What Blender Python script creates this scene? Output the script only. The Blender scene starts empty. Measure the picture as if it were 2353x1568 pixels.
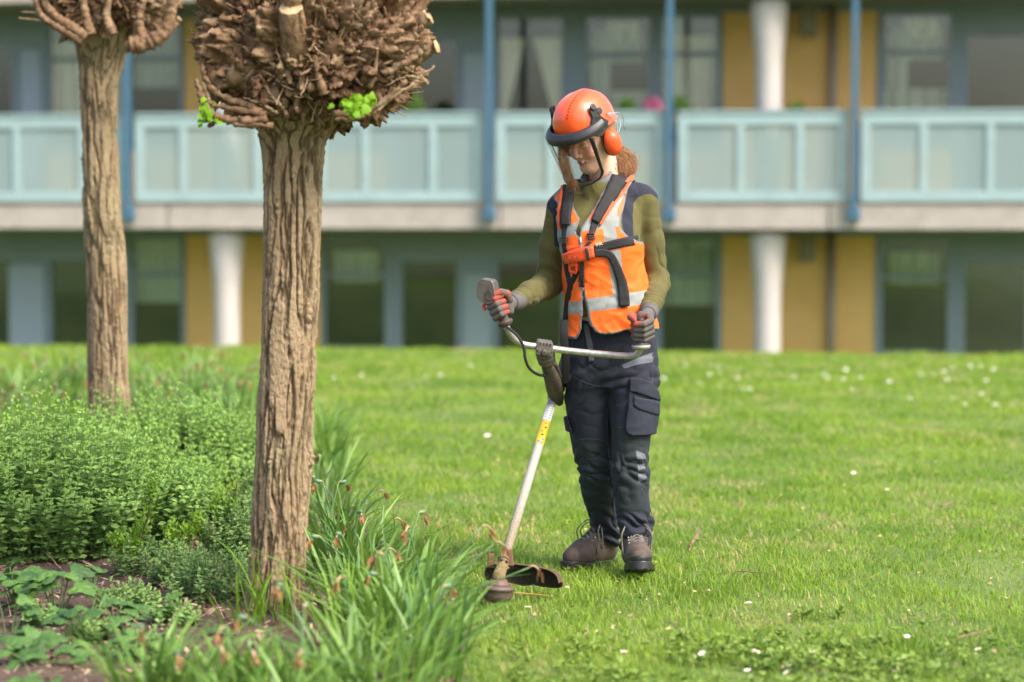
import bpy, bmesh, math, random
import numpy as np
from mathutils import Vector, Matrix
from mathutils.bvhtree import BVHTree
random.seed(7); rng = np.random.default_rng(7)
R = math.radians
def want(k): return True

# ------------------------------------------------------------------ camera
sc = bpy.context.scene
F_PX, CU, CV, VH, CAMZ = 5556.0, 1176.5, 784.0, 482.0, 1.30   # photo measured at 2353 x 1568
PITCH = math.atan((CV - VH) / F_PX)
cam_d = bpy.data.cameras.new('camera'); cam = bpy.data.objects.new('camera', cam_d)
sc.collection.objects.link(cam); sc.camera = cam
cam.location = (0, 0, CAMZ); cam.rotation_euler = (math.pi/2 - PITCH, 0, 0)
cam_d.sensor_width = 36.0; cam_d.lens = F_PX/2353*36.0; cam_d.clip_end = 2000; cam_d.clip_start = 0.1
cam_d.dof.use_dof = True; cam_d.dof.focus_distance = 8.45; cam_d.dof.aperture_fstop = 1.8

# ------------------------------------------------------------------ light
SUN_EL, SUN_AZ = 50.0, 130.0        # azimuth measured from +Y (away from camera) towards +X (right)
w = bpy.data.worlds.new('World'); sc.world = w; w.use_nodes = True
nt = w.node_tree; bg = nt.nodes['Background']; sky = nt.nodes.new('ShaderNodeTexSky')
sky.sky_type = 'NISHITA'; sky.sun_disc = False; sky.sun_elevation = R(SUN_EL); sky.sun_rotation = R(SUN_AZ)
sky.air_density = 1.0; sky.dust_density = 4.0; sky.ozone_density = 0.6
nt.links.new(sky.outputs[0], bg.inputs[0]); bg.inputs[1].default_value = 0.11
sun_d = bpy.data.lights.new('sun', 'SUN'); sun = bpy.data.objects.new('sun', sun_d); sc.collection.objects.link(sun)
sun_d.energy = 1.5; sun_d.angle = R(20); sun_d.color = (1.0, 0.95, 0.87)
sdir = Vector((math.sin(R(SUN_AZ))*math.cos(R(SUN_EL)), math.cos(R(SUN_AZ))*math.cos(R(SUN_EL)), math.sin(R(SUN_EL))))
sun.rotation_euler = sdir.to_track_quat('Z', 'Y').to_euler()
sc.view_settings.view_transform = 'Standard'; sc.view_settings.look = 'None'
sc.view_settings.exposure = 1.78; sc.view_settings.gamma = 1.0
sc.cycles.use_denoising = True
sc.cycles.max_bounces = 7; sc.cycles.transparent_max_bounces = 24; sc.cycles.diffuse_bounces = 3

# ------------------------------------------------------------------ projection helpers (pixel of the photo + distance -> point)
cp, sp_ = math.cos(PITCH), math.sin(PITCH)
def P(u, v, Y):
    a = (u-CU)/F_PX; b = (CV-v)/F_PX
    d = np.array([a, cp + b*sp_, -sp_ + b*cp])
    return np.array([0, 0, CAMZ]) + d*(Y/d[1])
def G(u, v, z=0.0):                      # ground point seen at a pixel
    a = (u-CU)/F_PX; b = (CV-v)/F_PX
    d = np.array([a, cp + b*sp_, -sp_ + b*cp]); t = (z-CAMZ)/d[2]
    return np.array([0, 0, CAMZ]) + d*t
def proj(p):
    p = np.asarray(p); x = p[..., 0]; y = p[..., 1]; z = p[..., 2]-CAMZ
    dep = y*cp - z*sp_; up = y*sp_ + z*cp
    return CU + F_PX*x/dep, CV - F_PX*up/dep

# ------------------------------------------------------------------ object helpers
COL = sc.collection
def tag(o, label=None, cat=None, group=None, kind=None):
    if label: o['label'] = label
    if cat: o['category'] = cat
    if group: o['group'] = group
    if kind: o['kind'] = kind
    return o
def empty(name, loc=(0, 0, 0), rz=0.0, parent=None):
    o = bpy.data.objects.new(name, None); COL.objects.link(o); o.empty_display_size = 0.1
    o.location = tuple(float(c) for c in loc); o.rotation_euler = (0, 0, rz)
    if parent: o.parent = parent
    return o
def mesh_obj(name, V, F, mat=None, parent=None, smooth=True, attrs=None, fmat=None):
    """V (n,3); F array (m,k) or list of such arrays. World coordinates unless the parent is moved."""
    V = np.asarray(V, dtype=np.float32)
    if parent is not None:
        top = parent
        while top.parent is not None: top = top.parent
        if not top.get('_local'): V = V - np.array(parent_world(parent), dtype=np.float32)
    Fs = F if isinstance(F, (list, tuple)) else [F]
    Fs = [np.asarray(f, dtype=np.int32) for f in Fs if len(f)]
    me = bpy.data.meshes.new(name)
    nl = sum(f.size for f in Fs); nf = sum(len(f) for f in Fs)
    me.vertices.add(len(V)); me.vertices.foreach_set('co', V.ravel())
    me.loops.add(nl); me.loops.foreach_set('vertex_index', np.concatenate([f.ravel() for f in Fs]))
    me.polygons.add(nf)
    st = []; c = 0
    for f in Fs:
        st.append(c + np.arange(len(f))*f.shape[1]); c += f.size
    me.polygons.foreach_set('loop_start', np.concatenate(st).astype(np.int32))
    if smooth: me.polygons.foreach_set('use_smooth', np.concatenate([np.full(len(f), f.shape[1] <= 4) for f in Fs]))
    if attrs:
        for k, a in attrs.items():
            at = me.attributes.new(k, 'FLOAT', 'POINT'); at.data.foreach_set('value', np.asarray(a, dtype=np.float32))
    mats = mat if isinstance(mat, (list, tuple)) else [mat]
    for m in mats:
        if m: me.materials.append(m)
    if fmat is not None: me.polygons.foreach_set('material_index', np.asarray(fmat, dtype=np.int32))
    me.update(calc_edges=True); me.validate()
    o = bpy.data.objects.new(name, me); COL.objects.link(o)
    if parent is not None: o.parent = parent
    return o
def parent_world(o):
    t = Vector((0, 0, 0))
    while o is not None:
        t += o.location; o = o.parent
    return t
class MB:
    """collects simple solids into one mesh"""
    def __init__(s): s.V = []; s.F = []; s.n = 0
    def add(s, V, F):
        V = np.asarray(V, float); s.V.append(V)
        for f in F: s.F.append([i+s.n for i in f])
        s.n += len(V); return s
    def box(s, x0, x1, y0, y1, z0, z1):
        V = [(x, y, z) for z in (z0, z1) for y in (y0, y1) for x in (x0, x1)]
        return s.add(V, [(0, 2, 3, 1), (4, 5, 7, 6), (0, 1, 5, 4), (2, 6, 7, 3), (0, 4, 6, 2), (1, 3, 7, 5)])
    def build(s, name, mat, parent=None, smooth=False, bevel=0):
        VV = np.concatenate(s.V)
        if parent is not None:
            top = parent
            while top.parent is not None: top = top.parent
            if not top.get('_local'): VV = VV-np.array(parent_world(parent))
        me = bpy.data.meshes.new(name); me.from_pydata([tuple(v) for v in VV], [], s.F)
        if mat: me.materials.append(mat)
        if smooth: me.polygons.foreach_set('use_smooth', np.array([len(f) <= 4 for f in s.F]))
        me.update(); o = bpy.data.objects.new(name, me); COL.objects.link(o)
        if parent is not None: o.parent = parent
        if bevel:
            b = o.modifiers.new('bevel', 'BEVEL'); b.width = bevel; b.segments = 2; b.limit_method = 'ANGLE'
        return o

def nrm(v):
    v = np.asarray(v, float); return v/np.linalg.norm(v)
def frames(path):
    path = np.asarray(path, float); n = len(path)
    T = np.gradient(path, axis=0); T /= np.linalg.norm(T, axis=1)[:, None]+1e-12
    a = np.array([0, 0, 1.0]) if abs(T[0][2]) < 0.9 else np.array([1.0, 0, 0])
    N = np.zeros_like(T); N[0] = nrm(np.cross(T[0], a))
    for i in range(1, n):
        v = N[i-1]-T[i]*np.dot(N[i-1], T[i]); N[i] = nrm(v)
    return T, N, np.cross(T, N)
def tube(path, rad, sides=8, caps=True, squash=None):
    path = np.asarray(path, float); n = len(path); rad = np.broadcast_to(rad, (n,)).astype(float)
    T, N, B = frames(path); th = np.arange(sides)*2*math.pi/sides
    c = np.cos(th)[None, :, None]; s = np.sin(th)[None, :, None]
    if squash is not None: s = s*squash
    V = path[:, None, :]+rad[:, None, None]*(c*N[:, None, :]+s*B[:, None, :])
    V = V.reshape(-1, 3); i = np.arange(n-1)[:, None]*sides; j = np.arange(sides)[None, :]; j2 = (j+1) % sides
    F = np.stack([i+j, i+j2, i+sides+j2, i+sides+j], -1).reshape(-1, 4).tolist()
    if caps:
        F.append(list(range(sides))[::-1]); F.append([(n-1)*sides+k for k in range(sides)])
    return V, F
def smooth_path(pts, n=24):
    """Catmull-Rom through the points"""
    pts = np.asarray(pts, float); m = len(pts)
    if m < 3: return np.array([pts[0]+(pts[-1]-pts[0])*t for t in np.linspace(0, 1, n)])
    Q = np.vstack([2*pts[0]-pts[1], pts, 2*pts[-1]-pts[-2]]); out = []
    for t in np.linspace(0, m-1, n):
        i = min(int(t), m-2); f = t-i; a, b, c, d = Q[i], Q[i+1], Q[i+2], Q[i+3]
        out.append(0.5*((2*b)+(-a+c)*f+(2*a-5*b+4*c-d)*f*f+(-a+3*b-3*c+d)*f**3))
    return np.array(out)
def lathe(profile, base, axis, seg=32):
    """profile [(r, h)], around axis from base"""
    axis = nrm(axis); a = np.array([1.0, 0, 0]) if abs(axis[0]) < .9 else np.array([0, 1.0, 0])
    e1 = nrm(np.cross(axis, a)); e2 = np.cross(axis, e1); th = np.arange(seg)*2*math.pi/seg
    V = []
    for r, h in profile:
        V.append(np.asarray(base)[None]+axis[None]*h+r*(np.cos(th)[:, None]*e1+np.sin(th)[:, None]*e2))
    n = len(profile); F = []
    for i in range(n-1):
        for j in range(seg):
            k = (j+1) % seg; F.append([i*seg+j, i*seg+k, (i+1)*seg+k, (i+1)*seg+j])
    F.append(list(range(seg))[::-1]); F.append([(n-1)*seg+j for j in range(seg)])
    return np.concatenate(V), F

# ------------------------------------------------------------------ noise
_pr = np.random.default_rng(11); PERM = _pr.permutation(256).astype(np.int64)
GR = _pr.normal(size=(256, 3)); GR /= np.linalg.norm(GR, axis=1)[:, None]; GR = GR.astype(np.float32)
def perlin(p, seed=0):
    p = np.asarray(p, np.float32)+np.float32(seed*17.31); i = np.floor(p).astype(np.int64); f = p-i
    u = f*f*f*(f*(f*6-15)+10); out = 0
    for dx in (0, 1):
        for dy in (0, 1):
            for dz in (0, 1):
                h = PERM[(PERM[(PERM[(i[:, 0]+dx) & 255]+i[:, 1]+dy) & 255]+i[:, 2]+dz) & 255]
                g = GR[h]; d = f-np.array([dx, dy, dz], np.float32)
                wgt = (u[:, 0] if dx else 1-u[:, 0])*(u[:, 1] if dy else 1-u[:, 1])*(u[:, 2] if dz else 1-u[:, 2])
                out = out+wgt*(g*d).sum(1)
    return out*1.6
def fbm(p, seed=0, octv=4):
    o = 0; a = 1.0; p = np.asarray(p, np.float32)
    for k in range(octv): o = o+a*perlin(p*2**k, seed+k); a *= .5
    return o
def sstep(a, b, x):
    t = np.clip((x-a)/(b-a), 0, 1); return t*t*(3-2*t)

# ------------------------------------------------------------------ materials
def lin(c):
    return tuple(((x/255)/12.92 if x/255 <= .04045 else ((x/255+.055)/1.055)**2.4) for x in c)
def new_mat(name):
    m = bpy.data.materials.new(name); m.use_nodes = True; t = m.node_tree
    b = t.nodes['Principled BSDF']; return m, t, b
def N_(t, typ, **kw):
    n = t.nodes.new(typ)
    for k, v in kw.items(): setattr(n, k, v)
    return n
def val(x): return x
def mixc(t, fac, a, b):
    n = t.nodes.new('ShaderNodeMix'); n.data_type = 'RGBA'; n.clamp_factor = True
    for s, x in ((n.inputs[0], fac), (n.inputs[6], a), (n.inputs[7], b)):
        if isinstance(x, bpy.types.NodeSocket): t.links.new(x, s)
        elif isinstance(x, (int, float)): s.default_value = x
        else: s.default_value = (*x, 1)
    return n.outputs[2]
def mathn(t, op, a, b=None, clamp=False):
    n = t.nodes.new('ShaderNodeMath'); n.operation = op; n.use_clamp = clamp
    for s, x in ((n.inputs[0], a), (n.inputs[1], b)):
        if x is None: continue
        if isinstance(x, bpy.types.NodeSocket): t.links.new(x, s)
        else: s.default_value = x
    return n.outputs[0]
def maprange(t, x, a, b, c=0, d=1):
    n = t.nodes.new('ShaderNodeMapRange'); t.links.new(x, n.inputs[0])
    for i, q in enumerate((a, b, c, d)): n.inputs[i+1].default_value = q
    return n.outputs[0]
def noise_n(t, scale, detail=4, rough=.6, vec=None, stretch=None):
    n = t.nodes.new('ShaderNodeTexNoise'); n.inputs['Scale'].default_value = scale
    n.inputs['Detail'].default_value = detail; n.inputs['Roughness'].default_value = rough
    g = t.nodes.new('ShaderNodeNewGeometry') if vec is None else None
    src = g.outputs['Position'] if vec is None else vec
    if stretch:
        mp = t.nodes.new('ShaderNodeMapping'); mp.inputs['Scale'].default_value = stretch
        t.links.new(src, mp.inputs[0]); src = mp.outputs[0]
    t.links.new(src, n.inputs['Vector']); return n.outputs['Fac']
def attr_n(t, name):
    n = t.nodes.new('ShaderNodeAttribute'); n.attribute_name = name; return n.outputs['Fac']
def add_bump(t, b, h, strength, dist=.002):
    n = t.nodes.new('ShaderNodeBump'); n.inputs['Strength'].default_value = strength; n.inputs['Distance'].default_value = dist
    t.links.new(h, n.inputs['Height']); t.links.new(n.outputs[0], b.inputs['Normal'])
def simple(name, col, rough=.6, metal=0, var=None, col2=None, bump=None, layers=(), spec=None, stretch=None, sheen=0, coat=0):
    """procedural surface: base colour broken up by noise, optional attribute layers [(attr, colour, width)] where attr < 0"""
    m, t, b = new_mat(name)
    c2 = col2 or tuple(x*.7 for x in col); sc_, amt = var or (30, .5)
    f = noise_n(t, sc_, 5, .65, stretch=stretch); f = maprange(t, f, .35, .7, 0, amt)
    c = mixc(t, f, col, c2)
    for at, lc in layers:
        a = attr_n(t, at); k = maprange(t, a, -.0006, .0006, 1, 0)
        lc2 = mixc(t, f, lc, tuple(x*.72 for x in lc)); c = mixc(t, k, c, lc2)
    t.links.new(c, b.inputs['Base Color']); b.inputs['Roughness'].default_value = rough; b.inputs['Metallic'].default_value = metal
    if spec is not None: b.inputs['Specular IOR Level'].default_value = spec
    if sheen: b.inputs['Sheen Weight'].default_value = sheen
    if coat: b.inputs['Coat Weight'].default_value = coat; b.inputs['Coat Roughness'].default_value = .08
    if bump:
        add_bump(t, b, noise_n(t, bump[0], 4, .6, stretch=stretch), bump[1], bump[2] if len(bump) > 2 else .002)
    return m
def foliage(name, dark, light, tip=None, trans=.35, nscale=6, rough=.55, attr='rnd', brown=None, spec=.3):
    m, t, b = new_mat(name); out = t.nodes['Material Output']
    r = attr_n(t, attr); n = noise_n(t, nscale, 3, .6)
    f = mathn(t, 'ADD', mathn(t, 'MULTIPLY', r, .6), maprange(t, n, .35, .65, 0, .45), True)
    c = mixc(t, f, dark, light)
    if tip is not None: c = mixc(t, mathn(t, 'MULTIPLY', attr_n(t, 'tip'), .8), c, tip)
    if brown is not None: c = mixc(t, mathn(t, 'GREATER_THAN', r, .93), c, brown)
    t.links.new(c, b.inputs['Base Color']); b.inputs['Roughness'].default_value = rough; b.inputs['Specular IOR Level'].default_value = spec
    tr = t.nodes.new('ShaderNodeBsdfTranslucent'); mx = t.nodes.new('ShaderNodeMixShader'); mx.inputs[0].default_value = trans
    hs = t.nodes.new('ShaderNodeHueSaturation'); hs.inputs['Value'].default_value = 1.25; hs.inputs['Hue'].default_value = .49
    t.links.new(c, hs.inputs['Color']); t.links.new(hs.outputs[0], tr.inputs[0])
    t.links.new(b.outputs[0], mx.inputs[1]); t.links.new(tr.outputs[0], mx.inputs[2]); t.links.new(mx.outputs[0], out.inputs[0])
    return m

# scatter of small flat templates (leaves, petals): one mesh from many transforms
def scatter(TV, TF, pos, rot, scl):
    """TV (k,3), TF (m,c), pos (N,3), rot (N,3,3), scl (N,) or (N,3)"""
    scl = np.asarray(scl, float); scl = scl[:, None] if scl.ndim == 1 else scl
    V = np.einsum('nij,nkj->nki', rot, TV[None]*scl[:, None, :])+pos[:, None, :]
    k = len(TV); F = (TF[None]+np.arange(len(pos))[:, None, None]*k).reshape(-1, TF.shape[1])
    return V.reshape(-1, 3), F
def rot_from(d, up):
    """rows N: matrices whose local y = d, z near up"""
    d = d/(np.linalg.norm(d, axis=1)[:, None]+1e-9); x = np.cross(d, up); x /= np.linalg.norm(x, axis=1)[:, None]+1e-9
    z = np.cross(x, d); return np.stack([x, d, z], -1)
# ================================================================== ground
def ridge_y(x): return 22.25 - 0.17*x
def ground_z(x, y):
    t = np.clip((y-ridge_y(x))/3.5, 0, 1); return -1.30*t*t*(3-2*t)
BED = np.array([(-.10, 5.0), (-.15, 6.6), (-.12, 7.3), (-.17, 7.9), (-.42, 8.7), (-.62, 10.0), (-.83, 11.3), (-1.1, 13.5), (-1.5, 16), (-2.6, 17.2), (-9, 17.5)])
def bed_edge(y): return np.interp(y, BED[:-1, 1], BED[:-1, 0])
def in_bed(x, y): return (x < bed_edge(y)+.06*np.sin(y*7)) & (y < 17.0)
def build_ground():
    m, t, b = new_mat('lawn_ground')
    n1 = noise_n(t, 1.3, 5, .6); n2 = noise_n(t, 40, 6, .7)
    c = mixc(t, maprange(t, n1, .35, .65), (.085, .15, .02), (.19, .24, .05)); c = mixc(t, maprange(t, n2, .3, .7, 0, .5), c, (.05, .08, .014))
    t.links.new(c, b.inputs['Base Color']); b.inputs['Roughness'].default_value = .9; add_bump(t, b, n2, .7, .02)
    xs = np.concatenate([np.linspace(-300, -14, 20), np.linspace(-12, 12, 97), np.linspace(14, 300, 20)])
    ys = np.concatenate([np.linspace(-60, 2, 10), np.linspace(3, 34, 125), np.linspace(36, 600, 24)])
    X, Y = np.meshgrid(xs, ys); Z = ground_z(X, Y)+.006*fbm(np.stack([X.ravel()*.8, Y.ravel()*.8, 0*X.ravel()], 1)).reshape(X.shape)-.006
    V = np.stack([X, Y, Z], -1).reshape(-1, 3); nx = len(xs)
    i = np.arange(len(ys)-1)[:, None]*nx+np.arange(nx-1)[None]; F = np.stack([i, i+1, i+nx+1, i+nx], -1).reshape(-1, 4)
    tag(mesh_obj('ground', V, F, m), kind='structure')
    # soil of the flower bed
    m, t, b = new_mat('bed_soil')
    n1 = noise_n(t, 14, 6, .7); n2 = noise_n(t, 90, 5, .7)
    c = mixc(t, maprange(t, n1, .35, .65), (.035, .022, .014), (.13, .075, .045)); c = mixc(t, maprange(t, n2, .45, .75, 0, .7), c, (.24, .16, .11))
    t.links.new(c, b.inputs['Base Color']); b.inputs['Roughness'].default_value = .95; add_bump(t, b, n2, 1, .015)
    ys = np.linspace(4.5, 17, 180); ss = np.linspace(0, 1, 120)
    X = np.array([[bed_edge(y)-s*(5.5) for s in ss] for y in ys]); Y = np.repeat(ys[:, None], 120, 1)
    p = np.stack([X.ravel(), Y.ravel(), 0*X.ravel()], 1)
    Z = .006+.02*(fbm(p*4, 3).reshape(X.shape)+.6)*sstep(0, .06, ss)[None]+.008*perlin(p*30, 5).reshape(X.shape)*sstep(0, .04, ss)[None]
    V = np.stack([X, Y, Z], -1).reshape(-1, 3); i = np.arange(179)[:, None]*120+np.arange(119)[None]
    F = np.stack([i, i+120, i+121, i+1], -1).reshape(-1, 4)
    tag(mesh_obj('soil', V, F, m), kind='structure')

def blades(pos, h, wd, az, lean, bend, colr):
    """grass blades as 5-vertex strips"""
    n = len(pos); dx = np.stack([np.cos(az), np.sin(az), 0*az], 1); sx = np.stack([-np.sin(az+rng.normal(0, .6, n)), np.cos(az), 0*az], 1)
    b0 = pos; m = pos+dx*(lean*h*.45)[:, None]+np.array([0, 0, 1])*(h*.6)[:, None]
    tp = pos+dx*((lean+bend)*h)[:, None]+np.array([0, 0, 1])*(h*(1-.25*bend))[:, None]
    s = sx*(wd/2)[:, None]
    V = np.stack([b0-s, b0+s, m-s*.8, m+s*.8, tp], 1).reshape(-1, 3)
    k = np.arange(n)[:, None, None]*5; F = (k+np.array([[0, 1, 3], [0, 3, 2], [2, 3, 4]])[None]).reshape(-1, 3)
    tip = np.tile([0, 0, .5, .5, 1.], n); rn = np.repeat(colr, 5)
    return V, F, tip, rn
def lawn_points(n, d0, d1, k=1.5, side=1.2):
    # density falls with distance
    D = np.linspace(d0, d1, 400); wgt = (.4235*D+2*side)*D**-k; cdf = np.cumsum(wgt); cdf /= cdf[-1]
    d = np.interp(rng.random(n), cdf, D); x = (rng.random(n)-.5)*(.4235*d+2*side)
    return x, d
def build_grass():
    GM = foliage('lawn_grass', (.082, .20, .012), (.31, .43, .042), trans=.42, nscale=1.1, rough=.5, brown=(.50, .40, .17))
    x, y = lawn_points(430000, 5.6, 23.2, 1.5)
    keep = ~in_bed(x, y); x, y = x[keep], y[keep]
    p = np.stack([x, y, 0*x], 1); n = len(x)
    patch = fbm(np.stack([x*.9, y*.6, 0*x], 1), 21, 3); pp = fbm(np.stack([x*3.2, y*2.2, 0*x], 1), 25, 3)
    h = (.023+.011*patch+.020*np.maximum(pp,-.3)+.011*rng.normal(size=n)).clip(.010, .1)*(1+.02*(y-8))
    h *= np.where((y < 7.6), 1.1, 1)
    # longer, finer grass around the boots
    d2 = np.hypot(x-.33, y-8.3); h += .02*np.exp(-(d2/.7)**2)*rng.random(n)
    az = rng.random(n)*2*math.pi; wd = (.0026+.0012*rng.random(n))*(y/8).clip(.8, 3)**.8
    dead = (rng.random(n) < (.05+.60*sstep(.05, .8, -pp+.6*patch))); cr = rng.random(n)*.9*(.75+.25*sstep(-.5, .5, -patch)); cr = np.where(dead & (rng.random(n) < .6), .97, cr*.98)
    cr = np.where((cr > .93) & ~dead, .9, cr)
    V, F, tip, rn = blades(np.stack([x, y, ground_z(x, y)+.0*x-.008], 1), h, wd, az, .25+.55*rng.random(n), .2+.5*rng.random(n), cr)
    tag(mesh_obj('lawn_grass', V, F, GM, smooth=False, attrs={'tip': tip, 'rnd': rn}), kind='stuff', label='short bright green mown lawn grass')
    # broad-leaved weeds and clover in the lawn, nearest the viewer
    WM = foliage('lawn_weeds', (.08, .16, .02), (.25, .35, .06), trans=.3, nscale=5, rough=.5)
    tv = np.array([(0, 0, 0), (-.3, .35, .05), (.3, .35, .05), (-.36, .7, .1), (.36, .7, .1), (0, 1.05, .02), (0, .4, -.03), (0, .75, .0)]); tf = np.array([(0, 6, 1), (0, 2, 6), (1, 6, 7), (1, 7, 3), (6, 2, 4), (6, 4, 7), (3, 7, 5), (7, 4, 5)])
    x = rng.uniform(-.2, 2.3, 8000); y = rng.uniform(5.6, 8.3, 8000)
    q = fbm(np.stack([x*2, y*2, 0*x], 1), 31, 3); q2 = fbm(np.stack([x*6, y*6, 0*x], 1), 35, 2); k = ((q*.9+q2*.5+(7.15-y)*.8-.25*np.abs(x-.7)+.25*rng.normal(size=len(x))) > .35) & ~in_bed(x-.05, y) & (np.abs(x) < .2118*y+.5); x, y = x[k], y[k]
    m_ = 7; n = len(x)*m_; cx = np.repeat(x, m_); cy = np.repeat(y, m_); az = rng.random(n)*6.283; sz = rng.uniform(.008, .024, n)
    d = np.stack([np.cos(az), np.sin(az), rng.uniform(.1, .9, n)], 1)
    V, F = scatter(tv, tf, np.stack([cx, cy, 0*cx+rng.uniform(.005, .028, n)], 1), rot_from(d, np.array([[0, 0, 1.]])+.3*rng.normal(size=(n, 3))), sz)
    tag(mesh_obj('lawn_weeds', V, F, WM, smooth=False, attrs={'rnd': np.repeat(np.repeat(rng.random(len(x)), m_), 8)}), kind='stuff', label='low broad-leaved weeds and clover in the near lawn')

# ================================================================== building
BROT = R(-7.8)
def build_building():
    root = empty('apartment_building', (0, 30.0, -1.35)); root.rotation_euler = (0, 0, BROT); root['_local'] = 1
    tag(root, 'two visible storeys of a flat block with ochre walls, pale aqua balconies and blue posts', 'building')
    ca, sa = math.cos(BROT), math.sin(BROT)
    def L(u, v, d):     # local x, z on the plane local y = d
        a = (u-CU)/F_PX; bb = (CV-v)/F_PX; D = np.array([a, cp+bb*sp_, -sp_+bb*cp])
        # world normal of facade plane
        n = np.array([-sa, ca, 0]); o = np.array([0, 30., -1.35])+n*d; t = np.dot(o-np.array([0, 0, CAMZ]), n)/np.dot(D, n)
        p = np.array([0, 0, CAMZ])+D*t-np.array([0, 30., -1.35])
        return p[0]*ca+p[1]*sa, p[2]
    X = lambda u, d=0: L(u, 400, d)[0]
    Z = lambda v, d=0: L(1176, v, d)[1]
    ochre = simple('ochre_render', (.60, .385, .135), .85, var=(1.6, .6), col2=(.48, .29, .085), bump=(60, .2, .01))
    conc = simple('pale_concrete', (.40, .355, .32), .85, var=(3, .8), col2=(.28, .245, .215), bump=(40, .3, .01))
    colm = simple('white_paint', (.47, .43, .41), .7, var=(5, .5), col2=(.38, .345, .325))
    aqua = simple('aqua_paint', (.30, .405, .415), .5, var=(4, .5))
    blue = simple('blue_paint', (.05, .125, .195), .45, var=(6, .3))
    frame = simple('blue_grey_frame', (.15, .20, .225), .5, var=(4, .3))
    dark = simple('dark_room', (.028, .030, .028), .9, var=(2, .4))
    tan = simple('tan_edge', (.50, .40, .26), .8, var=(2, .4))
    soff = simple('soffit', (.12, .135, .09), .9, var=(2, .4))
    curt = simple('curtain_cloth', (.74, .72, .62), .9, var=(5, .4)); curt2 = simple('grey_curtain', (.40, .46, .42), .9, var=(3, .6))
    bush = foliage('potted_leaf', (.05, .12, .02), (.16, .28, .04))
    # window glass: mostly see-through, slightly green, mirrors a little sky
    gl, t, b = new_mat('window_glass'); out = t.nodes['Material Output']
    tr = N_(t, 'ShaderNodeBsdfTransparent'); tr.inputs[0].default_value = (.88, .90, .87, 1); gs = N_(t, 'ShaderNodeBsdfGlossy'); gs.inputs[0].default_value = (.8, .86, .9, 1); gs.inputs[1].default_value = .05
    mx = N_(t, 'ShaderNodeMixShader'); mx.inputs[0].default_value = .08
    t.links.new(tr.outputs[0], mx.inputs[1]); t.links.new(gs.outputs[0], mx.inputs[2]); t.links.new(mx.outputs[0], out.inputs[0])
    # frosted balcony infill
    fr, t, b = new_mat('frosted_infill'); out = t.nodes['Material Output']
    tr = N_(t, 'ShaderNodeBsdfTransparent'); tr.inputs[0].default_value = (.93, .98, .92, 1); df = N_(t, 'ShaderNodeBsdfDiffuse'); df.inputs[0].default_value = (.36, .45, .46, 1)
    mx = N_(t, 'ShaderNodeMixShader'); mx.inputs[0].default_value = .46
    t.links.new(tr.outputs[0], mx.inputs[1]); t.links.new(df.outputs[0], mx.inputs[2]); t.links.new(mx.outputs[0], out.inputs[0])
    ZS0, ZS1 = Z(526), Z(470)                     # slab
    ZR0, ZR1 = Z(464), Z(262)                     # railing
    ST = 2.86; WD = 1.5                           # storey height, wall plane depth
    x0, x1 = X(-250), X(2620)
    ZT = ZS0+ST                                   # underside of the slab above
    # slabs (three: over the ground floor, over the first floor) with joints
    for zz in (ZS0, ZT):
        edges = [x0, X(385), X(1150), X(1905), x1]
        for a, b_ in zip(edges[:-1], edges[1:]):
            MB().box(a+.012, b_-.012, 0, WD+.6, zz, zz+ZS1-ZS0).build('floor_slab', conc, root)
        MB().box(x0, x1, .14, .2, zz+ZS1-ZS0, zz+ZS1-ZS0+.045).build('slab_upstand', tan, root)
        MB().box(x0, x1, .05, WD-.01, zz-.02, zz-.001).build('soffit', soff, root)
    # back structure: rooms behind the windows
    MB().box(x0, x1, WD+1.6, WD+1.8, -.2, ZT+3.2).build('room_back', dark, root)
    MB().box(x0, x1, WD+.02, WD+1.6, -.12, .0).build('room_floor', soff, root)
    MB().box(x0, x1, -.1, 4, ZT+.4, ZT+.7).build('roof', conc, root)
    # wall bands on both floors: (uL,uR) on wall plane
    def wallseg(uL, uR, z0, z1, m=ochre, d0=0, name='wall'):
        MB().box(X(uL, WD), X(uR, WD), WD+d0, WD+.25+d0, z0, z1).build(name, m, root)
    floors = [(0.0, ZS0), (ZS1, ZT)]
    for fi, (z0, z1) in enumerate(floors):
        for a, b_ in ((425, 735), (1658, 2013), (-250, -120)):
            wallseg(a, b_, z0, z1)
            MB().box(X(a, WD)-.0, X(b_, WD), WD-.04, WD, z0, z0+.12).build('plinth', frame, root)
        # columns, flared at the head
        for uc in (518, 1765):
            cx = X(uc, .35); V, F = lathe([(.165, 0), (.165, .3), (.165, (z1-z0)*.55), (.172, (z1-z0)*.7), (.20, (z1-z0)*.82), (.225, (z1-z0)*.93), (.225, z1-z0)], (cx, .38, z0), (0, 0, 1), 28)
            mb = MB(); mb.add(V, F); mb.build('column', colm, root, smooth=True)
        pipe = MB(); V, F = tube([(X(1912, WD-.08), WD-.08, z0), (X(1912, WD-.08), WD-.08, z1)], .05, 12); pipe.add(V, F)
        pp = pipe.build('downpipe', simple('grey_pipe', (.22, .19, .16), .5), root, smooth=True)
        MB().box(X(1838, WD), X(1874, WD), WD-.35, WD-.02, z1-.42, z1-.02).build('wall_lamp_box', simple('box_grey', (.16, .15, .09), .6), root)
        # windows: (uL,uR, kind)
        wins = [(-120, 40, 'd'), (108, 290, 'c' if fi else 'd'), (296, 424, 'g'), (738, 893, 'w'), (915, 1058, 'd'), (1136, 1302, 'x' if fi else 'n'), (1338, 1502, 'w'), (1512, 1656, 'c' if fi else 'g'), (2020, 2190, 'w'), (2210, 2372, 'd'), (2390, 2560, 'w')]
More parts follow.
